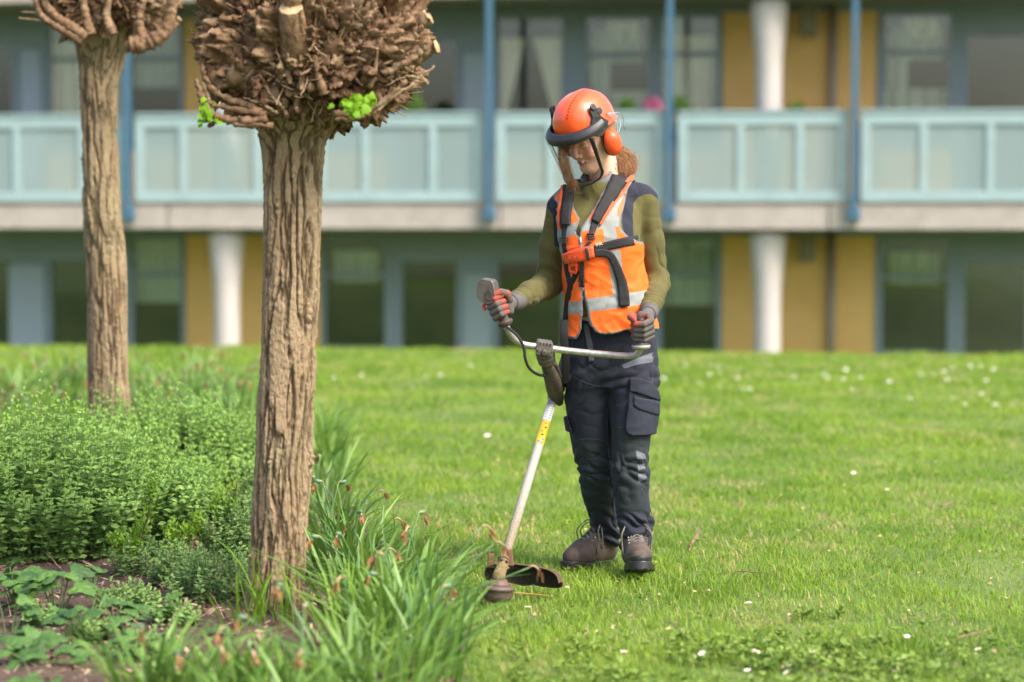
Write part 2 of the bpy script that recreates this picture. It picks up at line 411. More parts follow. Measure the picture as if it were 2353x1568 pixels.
        for (a, b_, k) in wins:
            xa, xb = X(a, WD), X(b_, WD); zb = z0+.10; zt_ = z1-.10
            if fi and k in 'wcgx': zb = z0+.72; wallseg(a, b_, z0, zb-.002)
            head = .28 if k in 'dn' else .0
            fm = MB(); e = .055
            fm.box(xa, xa+e, WD-.03, WD+.07, zb, zt_); fm.box(xb-e, xb, WD-.03, WD+.07, zb, zt_)
            fm.box(xa+e, xb-e, WD-.03, WD+.07, zb, zb+e*1.4); fm.box(xa+e, xb-e, WD-.03, WD+.07, zt_-e-head, zt_)
            if k in 'gwc':
                fm.box(xa+e, xb-e, WD-.02, WD+.06, zt_-.55, zt_-.50)
            w_ = fm.build('window', frame, root)
            MB().box(xa+e, xb-e, WD+.015, WD+.025, zb+e*1.4, zt_-e-head).build('pane', gl, w_)
            # what hangs inside
            def cloth(xa, xb, z0, z1, m, shape=None, dd=.09):
                n = 40; xs = np.linspace(xa, xb, n); yy = WD+dd+.03*np.sin(np.linspace(0, 30*(xb-xa), n))
                V = []; 
                for i in range(n):
                    V += [(xs[i], yy[i], z0), (xs[i], yy[i], z1)]
                F = [(2*i, 2*i+2, 2*i+3, 2*i+1) for i in range(n-1)]
                MB().add(V, F).build('curtain', m, w_, smooth=True)
            if k == 'c':
                cloth(xa+.06, xb-.06, zb+.3, zb+1.45, curt); cloth(xa+.06, xa+.35, zb+1.45, zt_, curt2)
            if k == 'g': cloth(xa+.06, xb-.06, zt_-.9, zt_-.05, curt2); 
            if k == 'w':
                cloth(xa+.06, xb-.06, zb, zb+.75, curt2)
                cloth(xa+.15, xb-.15, zt_-.62, zt_-.2, curt2)
                if fi: cloth(xa+.1, xa+.35, zb+.75, zt_-.3, curt2); cloth(xa+.3, xb-.2, zt_-.35, zt_-.1, curt)
            if k == 'x':
                # two curtains drawn apart: gap widens downwards
                n = 30; zs = np.linspace(zb+.2, zt_-.3, n); 
                for side in (-1, 1):
                    V = []
                    xm = (xa+xb)/2-.02
                    for i, z in enumerate(zs):
                        gap = .05+.32*(1-(i/(n-1)))**1.0
                        xi = xm+side*gap; xe = xa+.05 if side < 0 else xb-.05
                        for q in np.linspace(0, 1, 12): V.append((xi+(xe-xi)*q, WD+.08+.02*math.sin(q*14), z))
                    F = [(i*12+j, i*12+j+1, (i+1)*12+j+1, (i+1)*12+j) for i in range(n-1) for j in range(11)]
                    MB().add(V, F).build('curtain', curt, w_, smooth=True)
        for a, b_ in ((40, 108), (893, 915), (1058, 1136), (1302, 1338), (1502, 1512), (1656, 1660), (2013, 2020), (2190, 2210), (290, 296)):
            wallseg(a, b_, z0, z1, frame, -.02, 'frame_panel')
        wallseg(20 if not fi else 52, 100 if not fi else 98, z0+.3, z1-.5, simple('grey_panel', (.25, .30, .36), .6), -.05, 'door_panel')
        wallseg(1066, 1128, z0+.2, z1-.6, simple('light_panel', (.24, .30, .33), .6), -.05, 'door_panel')
        MB().box(x0, x1, WD-.06, WD-.001, z1-.10, z1-.03).build('lintel', frame, root)
    # balcony railings
    mull = [(-210, 286, (-60, 40, 190)), (312, 1112, (422, 592, 740, 840, 995)), (1140, 1528, (1265, 1400)), (1558, 1950, (1702, 1838)), (1978, 2460, (2122, 2275, 2400))]
    for a, b_, ms in mull:
        g = MB(); xa, xb = X(a), X(b_); e = .115
        g.box(xa, xb, -.03, .03, ZR1-.15, ZR1); g.box(xa, xb, -.03, .03, ZR0, ZR0+.13)
        g.box(xa, xa+e, -.03, .03, ZR0+.13, ZR1-.15); g.box(xb-e, xb, -.03, .03, ZR0+.13, ZR1-.15)
        for u in ms: c = X(u); g.box(c-.045, c+.045, -.03, .03, ZR0+.13, ZR1-.15)
        g.box(xa-.0, xb+.0, -.05, .08, ZR1+.002, ZR1+.03)
        r_ = g.build('balcony_railing', aqua, root)
        MB().box(xa+e, xb-e, -.008, .008, ZR0+.13, ZR1-.15).build('frosted_panel', fr, r_)
        for u in list(ms): c = X(u); MB().box(c-.03, c+.03, .05, .1, ZS1, ZR0-.002).build('railing_foot', tan, r_)
    # blue posts standing in front of the slab, bracketed to it
    for u in (293, 1124, 1538, 1963):
        c = X(u, -.1); g = MB()
        g.box(c-.04, c+.04, -.14, -.05, ZS0+.13, ZT+.3)
        g.box(c-.075, c+.075, -.13, -.002, ZS0+.10, ZS0+.26)
        g.box(c+.05, c+.13, .10, .14, ZR0, ZR1-.1)
        g.build('balcony_post', blue, root, bevel=.006)
        MB().box(c+.05, c+.16, .3, .34, ZS1, ZR1-.35).build('party_screen', simple('screen_wood', (.42, .28, .15), .7), root)
    # pots and flowers on the upper balconies
    for (u, v, m, s) in ((1560, 245, 'l', .14), (1500, 245, 'p', .1), (945, 240, 'l', .16), (1440, 250, 'l', .12), (1830, 258, 'l', .1)):
        x, z = L(u, v, .25); n = 260; d = rng.normal(size=(n, 3)); d /= np.linalg.norm(d, axis=1)[:, None]
        tv = np.array([(0, 0, 0), (-.3, .5, 0), (.3, .5, 0), (0, 1, 0)]); tf = np.array([(0, 2, 1), (1, 2, 3)])
        V, F = scatter(tv, tf, np.array([x, .25, z])+d*s*rng.random((n, 1))**.4*np.array([1, .7, 1]), rot_from(rng.normal(size=(n, 3)), rng.normal(size=(n, 3))), np.full(n, .07))
        mt = bush if m == 'l' else simple('pink_petals', (.55, .14, .28), .7)
        pot = mesh_obj('balcony_plant', V, F, mt, root, smooth=False, attrs={'rnd': np.repeat(rng.random(n), 4)})
        Vp, Fp = lathe([(.07, 0), (.1, .18), (.1, .2)], (x, .25, z-s-.18), (0, 0, 1), 16)
        MB().add(Vp, Fp).build('pot', tan, pot)
if want('set'):
    build_ground()
    build_building()
if want('grass'): build_grass()
# ================================================================== pollarded trees
def bark_material():
    m, t, b = new_mat('ridged_bark')
    h = attr_n(t, 'ridge'); n1 = noise_n(t, 9, 5, .65, stretch=(1, 1, .25)); n2 = noise_n(t, 160, 5, .7, stretch=(1, 1, .4)); n3 = noise_n(t, 3, 3, .5)
    c = mixc(t, maprange(t, h, .1, .8), (.075, .050, .027), (.33, .245, .145))
    c = mixc(t, maprange(t, n1, .45, .7, 0, .6), c, (.22, .145, .075)); c = mixc(t, maprange(t, n3, .5, .72, 0, .5), c, (.24, .22, .12))
    c = mixc(t, maprange(t, n2, .35, .7, 0, .6), c, (.13, .085, .05))
    t.links.new(c, b.inputs['Base Color']); b.inputs['Roughness'].default_value = .85; b.inputs['Specular IOR Level'].default_value = .25
    add_bump(t, b, n2, .9, .005); return m
def trunk_mesh(name, rows, Y, mat, parent, seed, amp, freq, zlow=-.05, nth=420, nz=900):
    """rows: (v, uL, uR) outline in the photo"""
    ctr = []; 
    for v, a, b in rows:
        p0, p1 = P(a, v, Y), P(b, v, Y); ctr.append(((p0[0]+p1[0])/2, p0[2], (p1[0]-p0[0])/2))
    ctr = np.array(sorted(ctr, key=lambda r: r[1])); z = np.linspace(zlow, ctr[-1, 1], nz)
    cx = np.interp(z, ctr[:, 1], ctr[:, 0]); r = np.interp(z, ctr[:, 1], ctr[:, 2])
    k = np.ones(41)/41; pad = lambda a: np.convolve(np.pad(a, 20, mode='edge'), k, 'valid'); cx, r = pad(cx), pad(r)
    th = np.linspace(0, 2*math.pi, nth, endpoint=False); TH, Zg = np.meshgrid(th, z); RR = np.repeat(r[:, None], nth, 1)
    RR = RR*(.97+.04*np.sin(2*TH+1+seed+Zg*1.5)+.03*np.sin(3*TH+2*seed+2*Zg))
    q = np.stack([np.cos(TH)*RR, np.sin(TH)*RR, Zg], -1).reshape(-1, 3).astype(np.float32)
    wq = q*np.array([9, 9, 5]); warp = np.stack([fbm(wq, seed+1, 2), fbm(wq, seed+5, 2), 0*wq[:, 0]], 1)*.0075
    qq = q+warp
    n = perlin(qq*np.array([freq, freq, freq*.115]), seed)+.35*perlin(qq*np.array([freq*2.2, freq*2.2, freq*.24]), seed+3)
    n2 = perlin(qq*np.array([freq*.5, freq*.5, freq*.08]), seed+7)
    fine0 = fbm(q*np.array([120, 120, 40]), seed+19, 2)
    ridge = sstep(.0, .5, np.abs(n)+.25*np.abs(n2)+.13*fine0); fine = fbm(q*np.array([90, 90, 55]), seed+9, 3)
    disp = amp*(ridge-.75)+amp*.45*n2+0.0024*fine*(.4+.6*ridge)
    # knots
    rg = np.random.default_rng(seed)
    for _ in range(16):
        kt = rg.uniform(0, 6.28); kz = rg.uniform(z[0]+.1, z[-1]-.1); kr = rg.uniform(.012, .028)
        d = np.hypot(((TH-kt+math.pi) % (2*math.pi)-math.pi).ravel()*RR.ravel(), (Zg.ravel()-kz)*.8); disp = disp+.010*np.exp(-(d/kr)**2)*(.6+.6*np.cos(d/kr*5))
    Rn = RR.ravel()+disp
    V = np.stack([np.repeat(cx[:, None], nth, 1).ravel()+np.cos(TH.ravel())*Rn, Y+np.sin(TH.ravel())*Rn, Zg.ravel()], 1)
    i = np.arange(nz-1)[:, None]*nth; j = np.arange(nth)[None]; j2 = (j+1) % nth
    F = np.stack([i+j, i+j2, i+nth+j2, i+nth+j], -1).reshape(-1, 4)
    return mesh_obj(name, V, F, mat, parent, attrs={'ridge': ridge})
def stub(rg, base, d, L, r0, r1, sides=9, curve=.15, flare=1.0, n=7, wob=.12):
    """cut branch stump: path curving upward, roughened rings and a sawn end"""
    d = nrm(d); up = np.array([0, 0, 1.0]); path = []; p = np.array(base, float); dd = d.copy()
    for i in range(n):
        path.append(p.copy()); dd = nrm(dd+up*curve*rg.uniform(.2, 1)/n*3+rg.normal(0, wob, 3)); p = p+dd*L/(n-1)
    rad = np.linspace(r0*flare, r1, n)*(1+rg.normal(0, .16, n)); rad[0] *= 1.25; path.insert(-1, path[-1]-dd*L*.02); rad = np.append(rad, rad[-1])
    V, F = tube(path, rad, sides, True)
    V = V+rg.normal(0, r1*.09, V.shape)
    return V, F, path[-1], dd
def burr_crown(root, C, RX, RZ, Y, seed, nst, mats, squash=.9, up_bias=.3, scale=1.0, big=()):
    rg = np.random.default_rng(seed)
    # lumpy core
    nt_, npz = 420, 260; th = np.linspace(0, 2*math.pi, nt_, endpoint=False); ph = np.linspace(-math.pi/2+.001, math.pi/2-.001, npz)
    TH, PH = np.meshgrid(th, ph); D = np.stack([np.cos(PH)*np.cos(TH), np.cos(PH)*np.sin(TH), np.sin(PH)], -1).reshape(-1, 3)
    D0 = D.copy(); pe = 3.6; k_ = (np.abs(D)**pe).sum(1)**(-1/pe); D = D*(k_/1.0)[:, None]*.93
    base = D*np.array([RX*.93, RX*.93*squash, RZ*.95]); n = fbm(base*11+5, seed, 4); n2 = 1-np.abs(perlin(base*24, seed+4))*2; n3 = 1-np.abs(perlin(base*60, seed+6))*2
    taper = 1-.25*sstep(.3, -1, D[:, 2])
    base = base*taper[:, None]
    n5 = 1-np.abs(perlin(base*110, seed+8))*2; Vc = base+D0*(.080*n+.036*n2+.024*n3+.009*n5)[:, None]*scale+C
    i = np.arange(npz-1)[:, None]*nt_; j = np.arange(nt_)[None]; j2 = (j+1) % nt_
    F = np.stack([i+j, i+j2, i+nt_+j2, i+nt_+j], -1).reshape(-1, 4)
    core = mesh_obj('burr_crown', Vc, F, mats['burr'], root, attrs={'rnd': (.5+.4*n2).clip(0, 1), 'cut': 0*n2})
    # gnarled knuckles and stumps
    SV, SF, off, cut, rn = [], [], 0, [], []
    def addg(V, F, c, r):
        nonlocal off
        SV.append(V); SF.extend([[q+off for q in f] for f in F]); off += len(V); cut.append(c); rn.append(np.full(len(V), r))
    for k in range(nst):
        d = rg.normal(size=3); d /= np.linalg.norm(d); d = d*((np.abs(d)**3.6).sum()**(-1/3.6))*.93
        if d[2] < -.62 and rg.random() < .8: d[2] *= -1
        if d[1] > .5 and rg.random() < .6: d[1] *= -1           # most detail where it can be seen, the far side is sparser
        b = C+d*np.array([RX*.86, RX*.86*squash, RZ*.88])*rg.uniform(.85, 1.05)
        od = nrm(d*.75+np.array([0, 0, up_bias])+rg.normal(0, .48, 3))
        typ = rg.random()
        if typ < .34:   L, r0, r1 = rg.uniform(.03, .09), rg.uniform(.010, .022), rg.uniform(.005, .013)
        elif typ < .93:  L, r0, r1 = rg.uniform(.03, .10), rg.uniform(.004, .010), rg.uniform(.0012, .004)
        else:           L, r0, r1 = rg.uniform(.03, .07), rg.uniform(.022, .036), rg.uniform(.018, .03)
        L *= scale; V, F, e, dd = stub(rg, b, od, L, r0*scale, r1*scale, 9 if r0 > .012 else 6, wob=.30); V = V+rg.normal(0, r0*.16, V.shape)
        c = np.zeros(len(V)); nn = len(V)
        if rg.random() < .16: c[:] = 0; sd = 9 if r0 > .012 else 6; c[-sd:] = rg.uniform(.5, 1)
        addg(V, F, c, rg.random())
    mesh_obj2('branch_stumps', SV, SF, mats['burr'], root, {'rnd': np.concatenate(rn), 'cut': np.concatenate(cut)}, smooth=False)
    # fine dead twigs
    SV, SF, off, cut, rn = [], [], 0, [], []
    for k in range(int(nst*.28)):
        d = rg.normal(size=3); d /= np.linalg.norm(d)
        if d[1] > .4: d[1] *= -1
        if d[2] < -.75: continue
        b = C+d*np.array([RX*.93, RX*.93*squash, RZ*.93])
        od = nrm(d+np.array([0, 0, rg.uniform(-.3, .8)])+rg.normal(0, .6, 3)); r = rg.uniform(.0012, .0034)*scale
        V, F, e, dd = stub(rg, b, od, rg.uniform(.03, .10)*scale, r*1.3, r*.6, 5, .3, n=6); addg(V, F, np.zeros(len(V)), rg.random())
    mesh_obj2('dead_twigs', SV, SF, mats['twig'], root, {'rnd': np.concatenate(rn), 'cut': np.concatenate(cut)})
    return core
def mesh_obj2(name, SV, SF, mat, root, attrs, smooth=True):
    V = np.concatenate(SV); q = [f for f in SF if len(f) == 4]; rest = {}
    for f in SF:
        if len(f) != 4: rest.setdefault(len(f), []).append(f)
    return mesh_obj(name, V, [np.array(q)]+[np.array(x) for x in rest.values()], mat, root, smooth=smooth, attrs=attrs)
def one(name, V, F, mat, root, cut, rnd):
    return mesh_obj2(name, [V], [list(f) for f in F], mat, root, {'rnd': np.full(len(V), rnd), 'cut': cut}, smooth=len(V) > 260)
def heart_leaf():
    pts = [(0, 0), (.28, -.08), (.46, .12), (.48, .4), (.3, .72), (0, 1.05), (-.3, .72), (-.48, .4), (-.46, .12), (-.28, -.08)]
    V = [(x, y, -.12*abs(x)+.05*math.sin(y*5)) for x, y in pts]+[(0, .35, .06), (0, .7, .04)]
    F = [(0, 1, 10), (1, 2, 10), (2, 3, 10), (3, 4, 11), (3, 11, 10), (4, 5, 11), (5, 6, 11), (6, 7, 11), (7, 10, 11), (7, 8, 10), (8, 9, 10), (9, 0, 10)]
    return np.array(V), np.array(F)
def leaf_cluster(root, c, r, n, size, mat, seed):
    rg = np.random.default_rng(seed); TV, TF = heart_leaf()
    d = rg.normal(size=(n, 3))*np.array(r); ld = rg.normal(size=(n, 3))*np.array([1, .6, .6])+np.array([0, -.5, -.5])
    V, F = scatter(TV, TF, c+d, rot_from(ld, rg.normal(size=(n, 3))*.5+np.array([0, -.9, .6])), size*rg.uniform(.6, 1.15, n))
    o = mesh_obj('leaf_shoot', V, F, mat, root, smooth=False, attrs={'rnd': np.repeat(rg.random(n), len(TV))}); return o
def build_trees():
    bark = bark_material()
    m, t, b = new_mat('burr_wood'); r = attr_n(t, 'rnd'); n1 = noise_n(t, 45, 6, .7); n2 = noise_n(t, 10, 3, .6); n3 = noise_n(t, 75, 5, .6)
    c = mixc(t, r, (.14, .075, .040), (.33, .21, .12)); c = mixc(t, maprange(t, n1, .35, .65, 0, .75), c, (.05, .022, .012)); c = mixc(t, maprange(t, n2, .52, .68, 0, .55), c, (.36, .27, .17))
    c = mixc(t, maprange(t, r, .92, .94, 0, .6), c, (.44, .32, .19)); ct = mixc(t, maprange(t, n3, .3, .7), (.60, .44, .25), (.33, .20, .095)); c = mixc(t, mathn(t, 'GREATER_THAN', attr_n(t, 'cut'), .3), c, ct)
    t.links.new(c, b.inputs['Base Color']); b.inputs['Roughness'].default_value = .9; b.inputs['Specular IOR Level'].default_value = .2; add_bump(t, b, n1, 1, .008)
    twig = simple('dead_twig', (.36, .26, .15), .8, var=(30, .8), col2=(.16, .10, .06))
    lime = foliage('young_lime_leaf', (.15, .32, .012), (.26, .46, .025), trans=.45, nscale=30)
    mats = {'burr': m, 'twig': twig}
    # near tree
    Y = 7.72; b0 = G(632, 1425); t1 = empty('pollard_tree', (P(632, 1400, Y)[0], Y, 0)); tag(t1, 'nearest, thickest pollarded tree with a knobbly burr crown, left of the worker', 'tree')
    rows = [(1500, 540, 715), (1440, 548, 705), (1400, 556, 702), (1340, 566, 703), (1300, 569, 705), (1200, 575, 710), (1100, 580, 715), (1000, 585, 720), (800, 596, 728), (600, 602, 735), (450, 607, 740), (360, 608, 744), (320, 602, 752), (290, 590, 768), (262, 560, 800), (235, 540, 830), (200, 530, 850)]
    trunk_mesh('trunk', rows, Y, bark, t1, 3, .0145, 38)
    C = P(716, 108, Y)+np.array([0, -.01, 0])
    burr_crown(t1, C, .340, .272, Y, 5, 2500, mats, .88, .25)
    rg = np.random.default_rng(3)
    big = [((690, 60, 7.44), (-.15, -.5, .75), .26, .055, .038), ((560, 150, 7.5), (-.6, -.2, .55), .2, .045, .03), ((905, 90, 7.6), (.9, -.1, .6), .18, .045, .04), ((930, 150, 7.6), (.95, -.2, .55), .16, .04, .035), ((600, 110, 7.55), (-.2, -.1, 1), .3, .05, .042), ((945, 50, 7.65), (.5, -.1, .8), .2, .035, .028), ((500, 190, 7.5), (-.5, -.3, .8), .14, .036, .012), ((745, 215, 7.43), (-.3, -.3, .9), .16, .022, .012), ((640, 245, 7.5), (-.4, -.3, .8), .16, .012, .008), ((850, 200, 7.45), (.35, -.3, .9), .17, .012, .007), ((620, 30, 7.5), (-.05, -.1, 1), .28, .04, .034)]
    SV, SF, off, cut = [], [], 0, []
    for (u, v, Yc), d, L, r0, r1 in big:
        V, F, e, dd = stub(rg, P(u, v, Yc), d, L*.75, r0*.68, r1*.6, 16, .05, n=14, wob=.05); c_ = np.zeros(len(V)); c_[-16:] = 1; one('branch_stump', V, F, m, t1, c_, .75)
    # pale sawn face turned to the viewer
    p = P(668, 18, 7.36); V, F = tube([p+np.array([.01, .13, -.17]), p+np.array([.005, .06, -.08]), p+np.array([0, .001, -.0013]), p], [.055, .044, .036, .035], 20); V += rg.normal(0, .001, V.shape); c_ = np.zeros(len(V)); c_[-20:] = 1; one('branch_stump', V, F, m, t1, c_, .75)
    SV, SF, off = [], [], 0
    for pts, r in (([(860, 262), (900, 225), (940, 200), (962, 180), (998, 152)], .0055), ([(945, 195), (968, 182), (984, 193)], .003), ([(962, 180), (930, 176), (890, 196)], .0028), ([(950, 186), (970, 188), (978, 186)], .0022), ([(640, 262), (600, 240), (560, 225)], .004), ([(770, 225), (745, 200), (735, 165), (733, 130)], .006), ([(645, 245), (610, 200), (596, 145)], .0055), ([(600, 150), (595, 120)], .004), ([(480, 230), (465, 180), (470, 130)], .004), ([(860, 140), (850, 95), (848, 60)], .005), ([(615, 272), (545, 278), (485, 262), (456, 212)], .013), ([(610, 262), (535, 250), (472, 232), (450, 185)], .011), ([(625, 288), (560, 288), (505, 280), (480, 291)], .010), ([(600, 255), (520, 225), (475, 190), (462, 130)], .012), ([(770, 262), (840, 258), (893, 225), (935, 185)], .012), ([(770, 274), (830, 270), (872, 252)], .009), ([(880, 170), (930, 145), (970, 118), (986, 98)], .014), ([(900, 120), (945, 90), (972, 60)], .013), ([(880, 90), (920, 50), (945, 5)], .013), ([(660, 270), (640, 240), (600, 228)], .008), ([(560, 140), (530, 90), (498, 62)], .017), ([(590, 110), (572, 60), (570, 0)], .018), ([(630, 90), (612, 40), (606, -20)], .022), ([(775, 120), (790, 60), (800, 0)], .012)):
        pp = smooth_path([P(u, v, 7.47) for u, v in pts], 26)+rg.normal(0, .0018, (26, 3)); V, F = tube(pp, np.linspace(r, r*.6, 26)*(1+.12*rg.normal(size=26)), 9); V = V+rg.normal(0, r*.13, V.shape); one('dead_twig', V, F, m if r > .0075 else twig, t1, np.zeros(len(V)), .65)
    leaf_cluster(t1, P(812, 238, 7.38), (.022, .015, .022), 34, .030, lime, 1); leaf_cluster(t1, P(853, 234, 7.40), (.020, .01, .008), 12, .024, lime, 2)
    leaf_cluster(t1, P(468, 255, 7.44), (.013, .01, .020), 20, .024, lime, 4); leaf_cluster(t1, P(490, 268, 7.46), (.014, .01, .010), 8, .022, lime, 5); leaf_cluster(t1, P(488, 108, 7.5), (.009, .008, .008), 9, .020, lime, 6)
    # far tree
    Y = 11.0; t2 = empty('pollard_tree', (P(252, 900, Y)[0], Y, 0)); tag(t2, 'slimmer pollarded tree further back at the left, its trunk rising behind the catmint mound', 'tree')
    rows = [(1180, 208, 312), (945, 205, 301), (800, 203, 297), (600, 195, 290), (450, 190, 278), (300, 186, 268), (200, 180, 266), (150, 176, 278), (120, 176, 290), (95, 170, 300), (60, 150, 320)]
    trunk_mesh('trunk', rows, Y, bark, t2, 8, .015, 34, nth=300, nz=700)
    C = P(236, -40, Y); burr_crown(t2, C, .300, .25, Y, 15, 1100, mats, .9, .5, 1.1)
    SV, SF, off, cut = [], [], 0, []
    for pts, r in (([(300, 105), (345, 98), (380, 70), (393, 20), (398, -20)], .05), ([(290, 108), (340, 105), (385, 75), (414, 42)], .028), ([(200, 85), (160, 60), (130, 40), (105, 10), (90, -30)], .034), ([(190, 95), (130, 60), (95, 35), (82, 0)], .025), ([(150, 75), (100, 50), (45, 42)], .008), ([(210, 80), (200, 50), (190, 0), (180, -40)], .03), ([(260, 80), (245, 40), (250, 0)], .03), ([(120, 40), (85, 30), (50, 28)], .006), ([(330, 90), (320, 50), (330, 0)], .03)):
        pp = smooth_path([P(u, v, 10.72) for u, v in pts], 40); r *= .8; V, F = tube(pp, np.linspace(r, r*.55, 40)*(1+.10*rg.normal(size=40)), 16); V = V+(fbm(V*np.array([45, 45, 45]), 3, 3)*r*.22)[:, None]*nrm([0, -1, .3])+rg.normal(0, r*.03, V.shape); c_ = np.zeros(len(V)); c_[-16:] = 1; one('branch_stump', V, F, m, t2, c_, .72)
if want('trees'): build_trees()
# ================================================================== signed-distance modelling
def surface_nets(F, org, h):
    S = F < 0; c = [(i, j, k) for i in (0, 1) for j in (0, 1) for k in (0, 1)]
    n0, n1, n2 = F.shape
    sl = lambda A, o: A[o[0]:n0-1+o[0], o[1]:n1-1+o[1], o[2]:n2-1+o[2]]
    cnt = sum(sl(S, o).astype(np.int8) for o in c); M = (cnt > 0) & (cnt < 8); I = np.argwhere(M)
    idx = np.full(M.shape, -1, np.int64); idx[M] = np.arange(len(I))
    vals = [F[I[:, 0]+o[0], I[:, 1]+o[1], I[:, 2]+o[2]] for o in c]; pos = np.zeros((len(I), 3)); num = np.zeros(len(I))
    for a in range(8):
        for ax in range(3):
            if c[a][ax] == 0:
                ob = list(c[a]); ob[ax] = 1; b = c.index(tuple(ob)); x = (vals[a] < 0) != (vals[b] < 0)
                t = np.where(x, vals[a]/np.where(x, vals[a]-vals[b], 1), 0)
                p = np.array(c[a], float)[None]+t[:, None]*(np.array(c[b])-np.array(c[a]))[None]
                pos += p*x[:, None]; num += x
    V = (I+pos/num[:, None])*h+org; Q = []
    for ax in range(3):
        b1, b2 = (ax+1) % 3, (ax+2) % 3
        A = np.take(S, range(0, S.shape[ax]-1), ax); B = np.take(S, range(1, S.shape[ax]), ax)
        e = np.argwhere(A != B); e = e[(e[:, b1] > 0) & (e[:, b2] > 0) & (e[:, b1] < S.shape[b1]-1) & (e[:, b2] < S.shape[b2]-1)]
        inside = A[e[:, 0], e[:, 1], e[:, 2]]; q = []
        for d1, d2 in ((-1, -1), (0, -1), (0, 0), (-1, 0)):
            g = e.copy(); g[:, b1] += d1; g[:, b2] += d2; q.append(idx[g[:, 0], g[:, 1], g[:, 2]])
        q = np.stack(q, 1); q = np.where(inside[:, None], q, q[:, ::-1]); Q.append(q)
    return V, np.concatenate(Q)
def build_sdf(fn, lo, hi, h):
    lo = np.asarray(lo, float); hi = np.asarray(hi, float); n = np.ceil((hi-lo)/h).astype(int)+1
    ax = [lo[i]+np.arange(n[i])*h for i in range(3)]; F = np.empty(n, np.float32)
    for i0 in range(0, n[0], 16):
        X, Y, Z = np.meshgrid(ax[0][i0:i0+16], ax[1], ax[2], indexing='ij')
        p = np.stack([X, Y, Z], -1).reshape(-1, 3).astype(np.float32); F[i0:i0+16] = fn(p).reshape(X.shape)
    F[0], F[-1] = 1, 1; F[:, 0] = F[:, -1] = 1; F[:, :, 0] = F[:, :, -1] = 1
    return surface_nets(F, lo, h)
def vnormals(V, F):
    a = V[F[:, 2]]-V[F[:, 0]]; b = V[F[:, 3]]-V[F[:, 1]]; n = np.cross(a, b); N = np.zeros_like(V)
    for k in range(4): np.add.at(N, F[:, k], n)
    return N/(np.linalg.norm(N, axis=1)[:, None]+1e-12)
def smin(a, b, k):
    h = np.clip(.5+.5*(b-a)/k, 0, 1); return b*(1-h)+a*h-k*h*(1-h)
def cone(p, a, b, ra, rb, sq=None):
    a = np.asarray(a, np.float32); b = np.asarray(b, np.float32); ba = b-a; t = np.clip(((p-a)@ba)/max(float(ba@ba), 1e-9), 0, 1)
    return np.linalg.norm(p-a-t[:, None]*ba, axis=1)-(ra+(rb-ra)*t)
def chain(p, pts, rs, k=.01):
    d = None
    for i in range(len(pts)-1):
        c = cone(p, pts[i], pts[i+1], rs[i], rs[i+1]); d = c if d is None else smin(d, c, k)
    return d
def ell(p, c, r):
    q = (p-np.asarray(c, np.float32)); r = np.asarray(r, np.float32); k0 = np.linalg.norm(q/r, axis=1); k1 = np.linalg.norm(q/(r*r), axis=1)+1e-9
    return k0*(k0-1)/k1
def loft(rows, n=2.3, ext=0.0, k=15, grow=0):
    T = []
    for v, a, b, Yc, d in rows:
        q0, q1 = P(a, v, Yc), P(b, v, Yc); T.append((q0[2], (q0[0]+q1[0])/2, (q1[0]-q0[0])/2+grow, Yc, d+grow))
    T = np.array(sorted(T)); z = np.linspace(T[0, 0], T[-1, 0], 200); C = [np.interp(z, T[:, 0], T[:, i]) for i in range(1, 5)]
    kk = np.ones(k)/k; C = [np.convolve(np.pad(c, k//2, mode='edge'), kk, 'valid') for c in C]; zlo, zhi = T[0, 0], T[-1, 0]
    def f(p):
        cx, a, cy, b = [np.interp(p[:, 2], z, c) for c in C]; x = np.abs(p[:, 0]-cx)/a+1e-6; y = np.abs(p[:, 1]-cy)/b+1e-6
        s = (x**n+y**n)**(1/n); g = np.hypot(x**(n-1)/a, y**(n-1)/b)*s**(1-n); d = (s-1)/g
        return np.maximum(d, np.maximum(zlo-p[:, 2], p[:, 2]-zhi-ext)).astype(np.float32)
    return f
def sd_poly(u, v, poly):
    """signed distance in pixels to a polygon, negative inside"""
    poly = np.asarray(poly, float); d = np.full(u.shape, 1e18); s = np.zeros(u.shape, bool); n = len(poly)
    for i in range(n):
        ax, ay = poly[i]; bx, by = poly[i-1]; ex, ey = bx-ax, by-ay; wx, wy = u-ax, v-ay
        t = np.clip((wx*ex+wy*ey)/(ex*ex+ey*ey+1e-9), 0, 1); d = np.minimum(d, (wx-t*ex)**2+(wy-t*ey)**2)
        c = (ay > v) != (by > v)
        with np.errstate(divide='ignore', invalid='ignore'): xi = (bx-ax)*(v-ay)/(by-ay+1e-12)+ax
        s ^= c & (u < xi)
    return np.sqrt(d)*np.where(s, -1, 1)
PXM = 646.0
def polyd(p, poly):
    u, v = proj(p); return sd_poly(u, v, poly)/PXM
def Z2(pts): return [(1177.7+x*.2748, 402.1+y*.2748) for x, y in pts]
def folds(V, axis, fa, fc, seed, sharp=1.0):
    axis = nrm(axis); al = V@axis; pe = V-al[:, None]*axis; q = pe*fc+al[:, None]*axis*fa
    wv = np.stack([fbm(V*7, seed+2, 2), fbm(V*7, seed+3, 2), fbm(V*7, seed+4, 2)], 1)*.9
    n = perlin(q+wv, seed); return (1-np.abs(n)*2) if sharp > 0 else (2.2*np.abs(n)**.85-.6)
class SDFObj:
    def __init__(s, fn, lo, hi, h): s.V, s.F = build_sdf(fn, lo, hi, h); s.N = vnormals(s.V, s.F)
    def push(s, d): s.V = s.V+s.N*np.asarray(d)[:, None]; s.N = vnormals(s.V, s.F)
    def obj(s, name, mat, parent, attrs=None): return mesh_obj(name, s.V, s.F, mat, parent, attrs=attrs)
    def bvh(s): return BVHTree.FromPolygons([tuple(v) for v in s.V], s.F.tolist())
